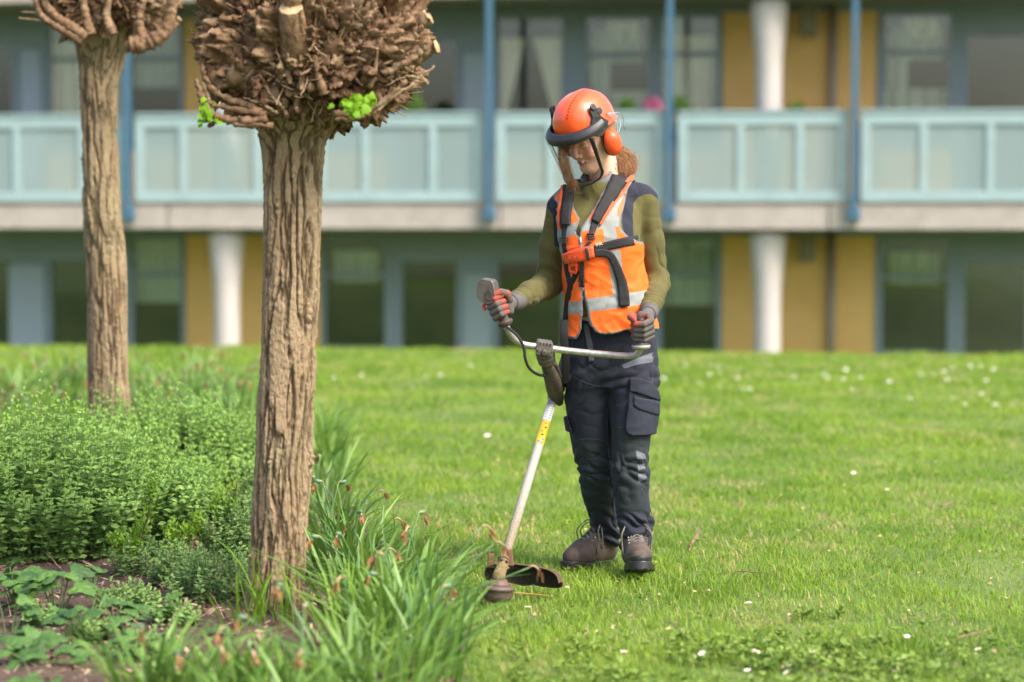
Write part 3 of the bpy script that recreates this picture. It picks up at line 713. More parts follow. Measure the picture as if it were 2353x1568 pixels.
CAMP = Vector((0, 0, CAMZ))
def hit(bvhs, u, v):
    d = (Vector(P(u, v, 10.0))-CAMP).normalized(); best = None
    for b in bvhs:
        r = b.ray_cast(CAMP, d)
        if r[0] is not None and (best is None or r[3] < best[2]): best = (r[0], r[1], r[3])
    return best
def drape(bvhs, pts, widths, off=.003, th=.003, n=40, m=5, parent=None, name='strap', mat=None, flat=.35, col=None):
    """a strip of webbing laid on a surface along a line of photo pixels; given real thickness"""
    c = smooth_path([(*p, 0) for p in pts], n)[:, :2]; wd = np.interp(np.linspace(0, 1, n), np.linspace(0, 1, len(widths)), widths)
    T = np.gradient(c, axis=0); T /= np.linalg.norm(T, axis=1)[:, None]; Nn = np.stack([-T[:, 1], T[:, 0]], 1); top = np.zeros((n, m, 3)); nor = np.zeros((n, m, 3)); ok = np.zeros((n, m), bool)
    for i in range(n):
        for j, s in enumerate(np.linspace(-.5, .5, m)):
            q = c[i]+Nn[i]*s*wd[i]; r = hit(bvhs, q[0], q[1])
            if r: top[i, j] = r[0]; nn = r[1]; nor[i, j] = nn if nn.dot(CAMP-r[0]) > 0 else -nn; ok[i, j] = True
    for i in range(n):                                   # fill misses from neighbours
        if not ok[i].any():
            k = min([q for q in range(n) if ok[q].any()], key=lambda q: abs(q-i)); y = np.median(top[k][ok[k]][:, 1])
            for j, s in enumerate(np.linspace(-.5, .5, m)): q = c[i]+Nn[i]*s*wd[i]; top[i, j] = P(q[0], q[1], y); nor[i, j] = (0, -1, 0)
        else:
            y = top[i][ok[i]][:, 1]; mm = np.median(y)
            for j, s in enumerate(np.linspace(-.5, .5, m)):
                if not ok[i, j] or abs(top[i, j, 1]-mm) > .04: q = c[i]+Nn[i]*s*wd[i]; top[i, j] = P(q[0], q[1], mm); nor[i, j] = (0, -1, 0)
    for _ in range(3):
        y = top[:, :, 1].copy(); ys = y.copy(); ys[1:-1] = (y[:-2]+2*y[1:-1]+y[2:])/4; ys = ys*(1-flat)+flat*ys.mean(1, keepdims=True)
        for i in range(n):
            for j, s in enumerate(np.linspace(-.5, .5, m)): q = c[i]+Nn[i]*s*wd[i]; top[i, j] = P(q[0], q[1], ys[i, j])
    no = nor.mean(1, keepdims=True)+np.array([0, -.3, 0]); no = no/np.linalg.norm(no, axis=2, keepdims=True); for_ = off+th
    A = top+no*for_; B = top+no*(off-.004); V = np.concatenate([A.reshape(-1, 3), B.reshape(-1, 3)]); F = []; o = n*m
    for i in range(n-1):
        for j in range(m-1):
            a = i*m+j; F.append((a, a+1, a+m+1, a+m)); F.append((o+a, o+a+m, o+a+m+1, o+a+1))
        F.append((i*m, (i+1)*m, o+(i+1)*m, o+i*m)); F.append((i*m+m-1, o+i*m+m-1, o+(i+1)*m+m-1, (i+1)*m+m-1))
    for j in range(m-1): F.append((j, o+j, o+j+1, j+1)); a = (n-1)*m+j; F.append((a, a+1, o+a+1, o+a))
    return mesh_obj(name, V, np.array(F), mat, parent, smooth=False)
def text_obj(name, s, size, pos, right, up, mat, parent, depth=.0006, align='CENTER'):
    cu = bpy.data.curves.new(name, 'FONT'); cu.body = s; cu.size = size; cu.extrude = depth; cu.align_x = align; cu.align_y = 'CENTER'
    o = bpy.data.objects.new(name+'_t', cu); COL.objects.link(o); me = o.to_mesh().copy(); COL.objects.unlink(o); bpy.data.objects.remove(o)
    r = nrm(right); uu = np.asarray(up, float); uu = nrm(uu-r*np.dot(uu, r)); nn = np.cross(r, uu)
    V = np.array([v.co[:] for v in me.vertices]); V = V[:, :1]*r+V[:, 1:2]*uu+V[:, 2:3]*nn+np.asarray(pos)
    if parent is not None: V = V-np.array(parent_world(parent))
    for v, c in zip(me.vertices, V): v.co = c
    me.name = name; me.materials.clear(); me.materials.append(mat); ob = bpy.data.objects.new(name, me); COL.objects.link(ob); ob.parent = parent; return ob

# ------------------------------------------------------------------ body shapes
TORSO = [(452, 1312, 1462, 8.665, .066), (470, 1290, 1478, 8.66, .090), (500, 1284, 1473, 8.65, .106), (550, 1290, 1470, 8.64, .118), (600, 1300, 1472, 8.64, .117), (650, 1306, 1477, 8.645, .113), (700, 1309, 1488, 8.65, .115), (745, 1308, 1500, 8.66, .118), (775, 1307, 1504, 8.66, .118)]
PELV = [(735, 1312, 1498, 8.67, .105), (780, 1303, 1508, 8.67, .113), (830, 1299, 1511, 8.675, .115), (868, 1298, 1512, 8.68, .110), (885, 1300, 1511, 8.68, .10)]
LEG_A = [(820, 1300, 1412, 8.68, .098), (860, 1298, 1412, 8.68, .10), (900, 1298, 1408, 8.69, .097), (950, 1302, 1408, 8.70, .09), (1000, 1309, 1410, 8.71, .083), (1040, 1318, 1410, 8.72, .078), (1080, 1328, 1411, 8.73, .074), (1130, 1336, 1414, 8.76, .070), (1170, 1347, 1419, 8.79, .066), (1200, 1360, 1424, 8.81, .062), (1235, 1366, 1424, 8.825, .058), (1252, 1370, 1422, 8.83, .056)]
LEG_B = [(820, 1400, 1511, 8.66, .098), (860, 1398, 1513, 8.65, .10), (900, 1397, 1511, 8.64, .097), (950, 1401, 1505, 8.625, .09), (1000, 1405, 1496, 8.61, .083), (1040, 1407, 1490, 8.60, .077), (1080, 1408, 1489, 8.59, .073), (1130, 1411, 1491, 8.585, .071), (1170, 1414, 1494, 8.58, .070), (1195, 1415, 1498, 8.575, .068), (1218, 1415, 1502, 8.57, .066), (1238, 1422, 1497, 8.57, .06), (1258, 1430, 1487, 8.57, .054)]
sA = P(1292, 478, 8.655); eA = P(1264, 650, 8.72); wA = P(1183, 694, 8.44)
sB = P(1478, 462, 8.67); eB = P(1508, 652, 8.735); wB = P(1492, 716, 8.50)
def build_person():
    H = 0.0028
    fT, fP, fA, fB = loft(TORSO, 2.35), loft(PELV, 2.3), loft(LEG_A, 2.15), loft(LEG_B, 2.15)
    root = empty('person', (P(1405, 1300, 8.68)[0], 8.68, 0)); tag(root, 'young woman groundskeeper in orange helmet and hi-vis vest looking down at her grass trimmer', 'person')
    # ---- materials
    olive = simple('olive_sweatshirt', lin((92, 87, 50)), .85, var=(9, .5), col2=lin((74, 70, 40)), layers=[('navy', lin((44, 46, 58)))], bump=(420, .35, .002), sheen=.06, spec=.2)
    ORG = (.95, .15, .018)
    vest_m, t, b = new_mat('hi_vis_vest'); f = noise_n(t, 14, 4, .6)
    c = mixc(t, maprange(t, f, .35, .7, 0, .5), ORG, (.88, .115, .015)); c = mixc(t, maprange(t, attr_n(t, 'band'), -.0005, .0005, 1, 0), c, (.25, .265, .25))
    sm = mathn(t, 'LESS_THAN', mathn(t, 'ABSOLUTE', mathn(t, 'ADD', attr_n(t, 'band'), .0015)), .0006); c = mixc(t, mathn(t, 'MULTIPLY', sm, .45), c, (.2, .2, .19))
    c = mixc(t, maprange(t, attr_n(t, 'edge'), .0045, .0055, 1, 0), c, (.16, .15, .145))
    dn = noise_n(t, 260, 2, .5); c = mixc(t, maprange(t, dn, .70, .74, 0, .6), c, (.16, .06, .02))
    t.links.new(c, b.inputs['Base Color']); b.inputs['Roughness'].default_value = .62; add_bump(t, b, noise_n(t, 500, 3, .5), .25, .001); b.inputs['Specular IOR Level'].default_value = .3
    trou_m = simple('navy_work_trousers', lin((40, 43, 54)), .8, var=(8, .7), col2=lin((28, 30, 39)), layers=[('knee', lin((38, 45, 47))), ('reflect', lin((98, 102, 110)))], bump=(380, .3, .002), sheen=.03, spec=.25)
    navy = simple('navy_pocket_cloth', lin((44, 47, 58)), .8, var=(10, .5), col2=lin((34, 37, 46)), bump=(380, .3, .002), spec=.25)
    web = simple('black_webbing', lin((26, 25, 27)), .75, var=(60, .5), col2=lin((18, 17, 19)), bump=(600, .5, .002)); weborg = simple('orange_webbing', lin((226, 92, 42)), .7, var=(50, .4), bump=(600, .5, .002))
    plorg = simple('orange_plastic', lin((228, 84, 40)), .4, var=(20, .3)); blk = simple('black_plastic', lin((42, 42, 45)), .45, var=(30, .5), col2=lin((28, 28, 30)))
    skin, t, b = new_mat('skin'); c = mixc(t, maprange(t, noise_n(t, 22, 4, .6), .35, .7, 0, .5), lin((240, 190, 168)), lin((228, 168, 146)))
    c = mixc(t, maprange(t, attr_n(t, 'lip'), -.001, .0015, .8, 0), c, lin((172, 84, 82))); c = mixc(t, maprange(t, attr_n(t, 'lash'), -.0008, .0008, .75, 0), c, lin((82, 52, 38)))
    c = mixc(t, maprange(t, attr_n(t, 'blush'), 0, .018, .4, 0), c, lin((214, 118, 104)))
    t.links.new(c, b.inputs['Base Color']); b.inputs['Roughness'].default_value = .5; b.inputs['Subsurface Weight'].default_value = .12; b.inputs['Subsurface Scale'].default_value = .02
    hairm = simple('auburn_hair', lin((176, 128, 84)), .5, var=(60, 1), col2=lin((108, 72, 44)), stretch=(1, 1, .3))
    # ---- head frame
    yaw, pit = R(42), R(28); HC = P(1356, 314, 8.60)
    f0 = np.array([-math.sin(yaw), -math.cos(yaw), 0]); fw = f0*math.cos(pit)-np.array([0, 0, math.sin(pit)]); up = f0*math.sin(pit)+np.array([0, 0, math.cos(pit)]); e1 = np.cross(up, fw)
    M = np.stack([e1, fw, up], 0).astype(np.float32)
    hl = lambda p: (p-HC.astype(np.float32))@M.T
    hw = lambda q: np.asarray(q, float)@M+HC
    def sd_head(p):
        q = hl(p); d = smin(ell(q, (0, -.012, .03), (.074, .094, .087)), ell(q, (0, .026, -.032), (.057, .060, .072)), .025)
        d = smin(d, cone(q, (0, .062, -.092), (0, .060, -.097), .021, .019), .025)
        for s in (-1, 1):
            d = smin(d, cone(q, (s*.050, .0, -.055), (s*.016, .058, -.096), .018, .016), .02)
            d = smin(d, cone(q, (s*.036, .060, -.026), (s*.034, .062, -.034), .020, .019), .016)
        for s in (-1, 1): d = -smin(-d, cone(q, (s*.031, .101, .006), (s*.034, .098, .006), .0155, .0155), .012)
        for s in (-1, 1):
            d = smin(d, ell(q, (s*.031, .0765, .003), (.0150, .0120, .0115)), .004); d = smin(d, cone(q, (s*.014, .087, .024), (s*.044, .074, .026), .0065, .0055), .010)
        d = smin(d, cone(q, (0, .084, .012), (0, .1045, -.026), .0065, .0098), .009)
        for s in (-1, 1): d = smin(d, cone(q, (s*.011, .094, -.032), (s*.011, .094, -.033), .0068, .0068), .006)
        d = smin(d, chain(q, [(-.021, .079, -.0585), (-.008, .0885, -.0562), (.008, .0885, -.0562), (.021, .079, -.0585)], [.0025, .0036, .0036, .0025]), .005)
        d = smin(d, chain(q, [(-.018, .079, -.0620), (0, .0875, -.0650), (.018, .079, -.0620)], [.0025, .0044, .0025]), .005)
        nb = P(1392, 432, 8.70); na = hw((0.0, -.03, -.05)); d = smin(d, cone(p, na, nb, .050, .058), .02)
        return d
    body_lo, body_hi = HC-.17, HC+.17; body_lo[2] -= .05
    o = SDFObj(sd_head, body_lo, body_hi, .0028); q = hl(o.V.astype(np.float32))
    lip = np.minimum(chain(q, [(-.020, .082, -.0585), (0, .093, -.0560), (.020, .082, -.0585)], [.003, .0045, .003]), chain(q, [(-.017, .082, -.0630), (0, .092, -.0665), (.017, .082, -.0630)], [.003, .0048, .003]))
    lash = np.minimum.reduce([chain(q, [(s*.018, .085, -.001), (s*.031, .0895, -.0055), (s*.045, .080, .0005)], [.0012, .0016, .0012]) for s in (-1, 1)]+[chain(q, [(s*.013, .093, .024), (s*.031, .088, .028), (s*.046, .074, .023)], [.0022, .003, .0015]) for s in (-1, 1)])
    blush = np.minimum(np.minimum.reduce([ell(q, (s*.040, .078, -.028), (.012, .012, .010)) for s in (-1, 1)]), ell(q, (0, .112, -.028), (.010, .006, .008)))
    # the rest of the body, inside the clothes, belongs to the same mesh
    def sd_in(p):
        d = smin(np.minimum(fT(p), fP(p))+.022, np.minimum(fA(p), fB(p))+.018, .02); d = smin(d, cone(p, sA, eA, .042, .034), .02); d = smin(d, cone(p, sB, eB, .042, .034), .02)
        return np.minimum(np.minimum(d, cone(p, eA, wA, .030, .020)), cone(p, eB, wB, .030, .020))
    o2 = SDFObj(sd_in, (-.1, 8.35, .16), (.62, 8.95, 1.34), .010); n1 = len(o.V)
    big = np.full(len(o2.V), 1.0)
    body = mesh_obj('body', np.concatenate([o.V, o2.V]), np.concatenate([o.F, o2.F+n1]), skin, root, attrs={'lip': np.concatenate([lip, big]), 'lash': np.concatenate([lash, big]), 'blush': np.concatenate([blush, big])})
    # ---- hair
    rg = np.random.default_rng(4)
    def sd_hair(p):
        q = hl(p); d = ell(q, (0, -.018, .022), (.081, .094, .088)); return np.maximum(d, q[:, 1]-.02-.35*np.clip(q[:, 2], -.05, .1))
    oh = SDFObj(sd_hair, HC-.15, HC+.15, .004); oh.push(.0015*folds(oh.V, (0, 0, 1), 14, 160, 5)); hair = oh.obj('hair', hairm, root)
    SV, SF, off = [], [], 0
    def strand(pts, r, n=14):
        nonlocal off
        pp = smooth_path(pts, n); V, F = tube(pp, np.linspace(r, r*.5, n), 4); SV.append(V); SF.extend([[x+off for x in f] for f in F]); off += len(V)
    ctl = [[(1392, 322, 8.70), (1412, 338, 8.72), (1436, 352, 8.74), (1452, 372, 8.75), (1450, 392, 8.74)], [(1396, 340, 8.70), (1416, 352, 8.71), (1432, 366, 8.72), (1442, 384, 8.72), (1444, 400, 8.72)], [(1394, 352, 8.69), (1408, 362, 8.69), (1420, 374, 8.70), (1428, 386, 8.70), (1434, 402, 8.70)], [(1394, 362, 8.68), (1402, 374, 8.68), (1408, 384, 8.68), (1416, 392, 8.69), (1426, 402, 8.69)]]
    C4 = np.array([[P(*x) for x in c] for c in ctl])
    for k in range(2400):
        t_ = rg.random()*3; i = min(int(t_), 2); fr = t_-i; base = C4[i]*(1-fr)+C4[i+1]*fr
        j = rg.normal(0, .0028, (5, 3))*np.array([.5, .7, .9, 1.0, 1.3])[:, None]+rg.normal(0, .012, 3)[None]*np.array([.3, .8, 1, 1, 1])[:, None]*np.array([.7, 1.5, .7])
        L = rg.uniform(.75, 1.06); pts = base+j; strand(pts[:5] if rg.random() < .7 else pts[:4], rg.uniform(.0006, .0011))
    for k in range(60):
        c0 = P(1445+rg.normal(0, 8), 368+rg.normal(0, 10), 8.74); strand([c0, c0+np.array([.012, 0, -.004])+rg.normal(0, .008, 3), c0+np.array([.022, 0, -.022])+rg.normal(0, .012, 3)], .0005, 8)
    for k in range(120):
        a = rg.random()*1.2; pts = [P(1284+a*22, 330, 8.52+.02*a), P(1283+a*20, 356, 8.515), P(1288+a*20, 386, 8.52), P(1300+a*17, 412, 8.535), P(1304+a*24+rg.normal(0, 4), 434+rg.normal(0, 7), 8.56)]; strand(np.array(pts)+rg.normal(0, .0034, (5, 3)), .0005)
    mesh_obj2('hair_strands', SV, SF, hairm, hair, {'rnd': np.full(off, .5)})
    # ---- sweatshirt
    armA = lambda p, g=0: chain(p, [sA, sA*.5+eA*.5, eA, eA*.4+wA*.6, wA], [.060+g, .057+g, .050+g, .043+g, .034+g], .02)
    armB = lambda p, g=0: chain(p, [sB, sB*.5+eB*.5, eB, eB*.4+wB*.6, wB], [.056+g, .053+g, .049+g, .042+g, .036+g], .02)
    nk = P(1386, 418, 8.67)
    def trap(p):
        d = cone(p, P(1305, 470, 8.655), P(1380, 432, 8.67), .050, .062); d = smin(d, cone(p, P(1395, 432, 8.67), P(1470, 455, 8.67), .062, .050), .02)
        return smin(d, cone(p, P(1370, 455, 8.625), P(1385, 430, 8.66), .055, .062), .02)
    def bust(p): return smin(cone(p, P(1345, 552, 8.585), P(1345, 566, 8.58), .055, .055), cone(p, P(1425, 548, 8.585), P(1427, 562, 8.58), .055, .055), .03)
    def torso(p): return smin(smin(fT(p), trap(p), .03), bust(p), .035)
    def sweat(p):
        d = smin(smin(torso(p), armA(p), .022), armB(p), .022)
        col = np.maximum(cone(p, P(1383, 428, 8.655), P(1372, 438, 8.63), .060, .064), 0*d-1); d = smin(d, col, .01)
        d = np.where(p[:, 1] < 8.80, np.maximum(d, np.where(torso(p) < .03, P(1400, 728, 8.6)[2]-p[:, 2], -1)), d)
        hole = cone(p, P(1376, 402, 8.63), P(1386, 428, 8.665), .056, .053); d = np.maximum(d, -hole)
        # cuffs are cut square
        for w_, e_ in ((wA, eA), (wB, eB)):
            ax = nrm(w_-e_).astype(np.float32); s = (p-w_.astype(np.float32))@ax; near = np.linalg.norm(p-w_.astype(np.float32), axis=1) < .08; d = np.where(near, np.maximum(d, s-.004), d)
        return d
    o = SDFObj(sweat, (-.06, 8.36, .76), (.62, 8.86, 1.40), H); V = o.V
    dE = lambda c: np.linalg.norm(V-c, axis=1)
    axA, axB = nrm(wA-eA), nrm(wB-eB)
    inA = sstep(.012, -.01, armA(V.astype(np.float32))-.006)*sstep(.03, -.02, V[:, 0]-P(1300, 600, 8.6)[0]); inB = sstep(.012, -.01, armB(V.astype(np.float32))-.006)*sstep(-.02, .02, V[:, 0]-P(1468, 600, 8.6)[0])
    d = 0
    for (c_, e_, w_, ax, inn, sd) in ((sA, eA, wA, axA, inA, 3), (sB, eB, wB, axB, inB, 13)):
        al = (V-e_)@ax; fore = sstep(-.02, .04, al); fr = folds(V, ax, 24, 6, sd, -1); fu = folds(V, nrm(e_-c_)+np.array([.35, 0, .0]), 18, 5, sd+5, -1)
        me_ = .35+.9*np.exp(-(np.linalg.norm(V-e_, axis=1)/.09)**2)
        d = d+inn*(.0125*fr*fore*me_+.0065*fu*(1-fore)*me_+.006*fore*np.exp(-(np.linalg.norm(V-(w_-ax*.03), axis=1)/.05)**2)*folds(V, ax, 36, 5, sd+8, -1))
    d = d+.003*folds(V, (1, 0, .4), 14, 9, 31)*(1-np.clip(inA+inB, 0, 1))
    o.push(d-.003)
    nav = np.minimum(polyd(o.V, Z2([(880, -20), (1060, 10), (1190, 100), (1230, 215), (1165, 162), (1100, 163), (1045, 192), (1012, 235), (1005, 340), (1012, 540), (940, 540), (915, 400), (930, 150)])), polyd(o.V, Z2([(460, 50), (365, 160), (270, 245), (296, 285), (338, 335), (352, 600), (470, 600), (480, 60)])))
    o.obj('sweatshirt', olive, root, {'navy': nav}); bv_s = o.bvh()
    tee = SDFObj(lambda p: np.maximum(cone(p, P(1372, 412, 8.635), P(1388, 436, 8.67), .060, .058), -cone(p, P(1368, 400, 8.625), P(1390, 436, 8.67), .0555, .053)), P(1386, 420, 8.66)-.09, P(1386, 420, 8.66)+.09, .0017)
    tee.obj('shirt_collar', simple('grey_tee', (.19, .19, .20), .9, var=(60, .5), bump=(300, .4)), root)
    # ---- trousers
    def trou(p): return np.minimum(smin(fP(p), fA(p), .02), 9) if False else smin(smin(fP(p), fA(p), .022), fB(p), .012)
    o = SDFObj(trou, (.15, 8.44, .08), (.60, 8.93, .93), .0032); V = o.V; u, v = proj(V)
    isB = (V[:, 1]-8.66-(.0) < 0) & (u > 1404)
    lowA = sstep(1150, 1215, v)*(1-isB)+sstep(1165, 1205, v)*isB
    d = .0035*folds(V, (.5, 0, 1), 12, 8, 41, -1)*sstep(1060, 900, v)+.0075*folds(V, (.3, 0, 1), 19, 6, 43, -1)*(sstep(1000, 1060, v)*sstep(1200, 1100, v))
    d = d+lowA*(.018*folds(V, (.25, .1, 1), 30, 6.5, 47, -1)-.005)+.007*folds(V, (-.5, 0, 1), 24, 7, 52, -1)*np.exp(-((v-880)/45)**2)+.009*folds(V, (.6, 0, 1), 20, 6, 53, -1)*np.exp(-((v-1085)/40)**2)
    o.push(d); u, v = proj(o.V)
    ZT_ = lambda pts: [(1235.2+x*.3663, 775.5+y*.3663) for x, y in pts]      # zoom 4 coordinates
    front = o.V[:, 1] < np.interp(o.V[:, 2], [.1, .9], [8.80, 8.72])
    knee = np.minimum(polyd(o.V, ZT_([(235, 655), (290, 640), (400, 645), (438, 668), (440, 760), (470, 930), (480, 1120), (420, 1150), (350, 1130), (280, 960), (230, 840), (225, 720)])), polyd(o.V, ZT_([(465, 575), (550, 560), (640, 630), (680, 670), (690, 1000), (672, 1085), (580, 1108), (500, 1090), (485, 900), (470, 700)])))
    refl = np.minimum.reduce([polyd(o.V, ZT_([(618, 708), (672, 730), (682, 762), (624, 765)])), polyd(o.V, ZT_([(626, 795), (680, 792), (684, 820), (632, 836)])), polyd(o.V, ZT_([(632, 858), (680, 850), (684, 885), (632, 915)])), polyd(o.V, ZT_([(525, 175), (640, 125), (727, 92), (726, 155), (640, 168), (545, 196)])), polyd(o.V, ZT_([(176, 195), (214, 240), (200, 275), (176, 275)])), polyd(o.V, ZT_([(578, 335), (600, 350), (690, 372), (750, 395), (750, 410), (600, 395), (575, 392)]))])
    knee = np.where(front, knee, .05); refl = np.where(front, refl, .05)
    tr = o.obj('trousers', trou_m, root, {'knee': knee, 'reflect': refl}); bv_t = o.bvh()
    def pocket(name, poly, g, parent=tr):
        q = SDFObj(lambda p: np.maximum(smin(fB(p), fA(p), .005)-g, polyd(p, poly)) if False else np.maximum(np.maximum(np.minimum(fA(p), fB(p))-g, polyd(p, poly)), p[:, 1]-8.74), (.15, 8.46, .50), (.60, 8.93, .86), .0034); q.push(.002*folds(q.V, (.4, 0, 1), 18, 8, 61)); return q.obj(name, navy, parent)
    pocket('cargo_pocket', ZT_([(600, 375), (575, 392), (556, 520), (552, 590), (575, 612), (640, 628), (690, 650), (722, 670), (744, 600), (764, 480), (765, 400)]), .017)
    pocket('pocket_flap', ZT_([(602, 370), (764, 412), (767, 490), (735, 482), (640, 452), (604, 425)]), .022)
    pocket('pocket_flap', ZT_([(580, 258), (640, 258), (720, 285), (758, 335), (772, 398), (735, 385), (650, 355), (580, 338)]), .019)
    pocket('side_pocket', ZT_([(164, 500), (186, 494), (205, 560), (232, 650), (238, 718), (215, 708), (180, 600)]), .012)
    bvT = [bv_t]; stm = simple('seam_thread', lin((54, 58, 74)), .8)
    for pts in ([(235, 650), (300, 638), (400, 645), (436, 665)], [(465, 578), (550, 560)], [(438, 440), (436, 560), (442, 700), (470, 930), (478, 1100)], [(180, 380), (200, 560), (232, 650)], [(725, 90), (722, 240), (716, 285)], [(684, 700), (690, 900), (700, 1040), (716, 1110)], [(220, 245), (300, 285), (390, 310)], [(300, 765), (360, 762), (440, 765)]):
        drape(bvT, ZT_(pts), [1.5, 1.5], off=.0004, th=.0008, n=24, m=2, parent=tr, name='seam', mat=stm, flat=0)
    drape(bvT, Z2([(592, 1000), (605, 1180), (625, 1300), (650, 1440), (660, 1560)]), [11, 12, 13, 12], off=.004, th=.002, parent=tr, name='belt_end', mat=simple('grey_webbing', lin((72, 74, 78)), .8, bump=(500, .5)))
    # ---- hi-vis vest
    PL = Z2([(545, 40), (520, 140), (507, 200), (505, 260), (530, 320), (560, 370), (548, 410), (527, 470), (530, 500), (560, 525), (575, 600), (580, 900), (583, 1050), (578, 1150), (572, 1290), (555, 1335), (525, 1365), (450, 1360), (340, 1360), (340, 900), (372, 640), (350, 520), (340, 430), (333, 260), (350, 170), (400, 110), (470, 50)])
    PR = Z2([(560, 525), (572, 450), (610, 390), (680, 280), (740, 170), (800, 60), (880, -30), (1045, 15), (1000, 60), (960, 120), (942, 200), (925, 290), (905, 340), (898, 400), (905, 450), (930, 485), (985, 525), (1060, 560), (1300, 600), (1300, 1262), (1215, 1290), (1100, 1290), (960, 1300), (860, 1322), (770, 1333), (730, 1325), (690, 1300), (660, 1255), (645, 1200), (632, 1130), (615, 1060), (600, 1000), (585, 900), (580, 600)])
    PB = Z2([(470, 20), (880, -60), (1045, 15), (942, 200), (898, 400), (985, 525), (1300, 600), (1300, 1290), (340, 1350), (340, 620), (333, 260), (350, 170)])
    rows = [(v, a-(6 if v > 640 else 2), b+(5 if v > 640 else 1), y, d_+.004+(.008 if v > 680 else 0)) for v, a, b, y, d_ in TORSO]; rows[-1] = (782, rows[-1][1], rows[-1][2]+1, 8.66, .132)
    fV = loft(rows, 2.35)
    def vt(p): return smin(smin(fV(p), trap(p)-.002, .03), bust(p), .035)
    def region(p): return np.where(p[:, 1] < 8.68, np.minimum(polyd(p, PL), polyd(p, PR)), polyd(p, PB))
    def vest(p):
        a = vt(p); near = (a < .04); r = np.full(len(p), 1.0, np.float32); r[near] = region(p[near]); return np.maximum(np.maximum(a-.010, -(a+.006)), r)
    o = SDFObj(vest, (.10, 8.46, .82), (.60, 8.84, 1.41), .0026); V = o.V; u, v = proj(V)
    d = .0036*folds(V, (.8, 0, -.55), 12, 6, 71, -1)*sstep(560, 700, v)+.0025*folds(V, (.2, 0, 1), 18, 7, 73)+.0022*folds(V, (1, 0, .7), 26, 10, 79)*sstep(700, 740, v)
    mid = np.abs(vt(V.astype(np.float32))-.002) < .02; o.push(np.where(o.N[:, 1] < .9, d, d))
    V = o.V; u, v = proj(V); fr = V[:, 1] < 8.70
    B = [Z2([(440, 1062), (583, 1056), (583, 1166), (440, 1166)]), Z2([(600, 1042), (840, 1006), (1090, 970), (1300, 940), (1300, 1060), (1060, 1085), (860, 1118), (600, 1150)]),
         Z2([(330, 425), (410, 412), (560, 396), (556, 420), (530, 500), (470, 512), (420, 540), (345, 560)]), Z2([(330, 150), (368, 190), (352, 420), (330, 440)][:0] or [(372, 200), (400, 185), (412, 425), (352, 425)]), Z2([(345, 430), (415, 420), (425, 720), (420, 760), (380, 640)]),
         Z2([(575, 470), (610, 372), (660, 378), (720, 400), (775, 400), (830, 370), (905, 340), (900, 400), (900, 430), (858, 436), (700, 456), (590, 472)]), Z2([(915, 115), (930, 180), (880, 290), (870, 420), (760, 440), (735, 420), (830, 240)]), Z2([(755, 438), (858, 432), (882, 560), (775, 575)]), Z2([(795, 640), (898, 620), (918, 780), (962, 1000), (845, 1010), (820, 840)])]
    band = np.minimum.reduce([sd_poly(u, v, b_)/PXM for b_ in B if len(b_)])
    bz = polyd(V, Z2([(0, 1060), (583, 1056), (583, 1166), (0, 1166)]))
    band = np.where(fr, band, np.minimum(np.abs(v-690)-15, 99)/PXM)
    edge = np.where(fr, -np.minimum(sd_poly(u, v, PL), sd_poly(u, v, PR))/PXM, .05); zipd = np.abs(sd_poly(u, v, PL))/PXM
    edge = np.minimum(edge, np.where(fr & (v > 546) & (u < 1348) & (u > 1325), np.minimum(np.abs(sd_poly(u, v, PL)), np.abs(sd_poly(u, v, PR)))/PXM, .05))
    ve = o.obj('hi_vis_vest', vest_m, root, {'band': band, 'edge': edge}); bv_v = o.bvh()
    A = [bv_v, bv_s]
    zm = simple('zip_metal', (.5, .5, .5), .35, metal=.8, var=(200, .5)); drape(A, Z2([(568, 520), (580, 700), (588, 900), (590, 1045)]), [3.5, 3.5], off=.002, th=.0015, m=2, parent=ve, name='zip', mat=zm, flat=.5)
    drape(A, Z2([(564, 515), (573, 578)]), [4.5, 3.5], off=.004, th=.002, n=6, m=2, parent=ve, name='zip_pull', mat=zm)
    # lettering on the vest
    whm = simple('white_print', (.75, .72, .68), .6); r = hit(A, *Z2([(722, 575)])[0]); p0 = np.array(r[0])+np.array([0, -.006, 0]); text_obj('lettering', 'ink', .021, p0, (1, -.05, .22), (-.05, 0, 1), whm, ve)
    r = hit(A, *Z2([(510, 603)])[0]); text_obj('lettering', 'GROENS', .011, np.array(r[0])+np.array([0, -.006, 0]), (1, .1, .12), (0, 0, 1), simple('dark_print', (.55, .10, .03), .6), ve)
    # ---- harness
    hn = drape(A, Z2([(478, 95), (470, 180), (460, 270), (455, 350), (452, 420)]), [27, 26, 25, 24, 22], off=.006, th=.006, parent=root, name='harness', mat=web, flat=.2)
    D = lambda pts, w_, m=web, nm='strap', off=.002, th=.0025, n=30, fl=.3: drape(A, Z2(pts), w_, off=off, th=th, n=n, parent=hn, name=nm, mat=m, flat=fl)
    D([(912, -18), (890, 40), (850, 110), (790, 220), (735, 310), (690, 395)], [40, 40, 36, 30, 24, 20], nm='shoulder_pad', off=.006, th=.007, n=40)
    D([(1010, 12), (960, 60), (905, 140), (850, 230), (795, 320), (728, 425)], [10, 9, 8, 7, 6, 5], weborg, 'pad_edging', .007, .006, 40)
    D([(425, 110), (412, 200), (403, 300), (402, 380), (408, 450)], [5, 6, 6, 5, 4], weborg, 'pad_edging', .007, .006)
    D([(447, 415), (440, 470), (437, 530)], [15, 13, 11]); D([(690, 390), (675, 450), (660, 500)], [16, 15, 12])
    D([(437, 575), (448, 640), (447, 700), (462, 790), (478, 870), (490, 935)], [12, 12, 12, 13, 13, 13]); D([(545, 800), (520, 860), (490, 930), (468, 1040), (455, 1160), (438, 1275)], [12, 12, 13, 13, 13, 14])
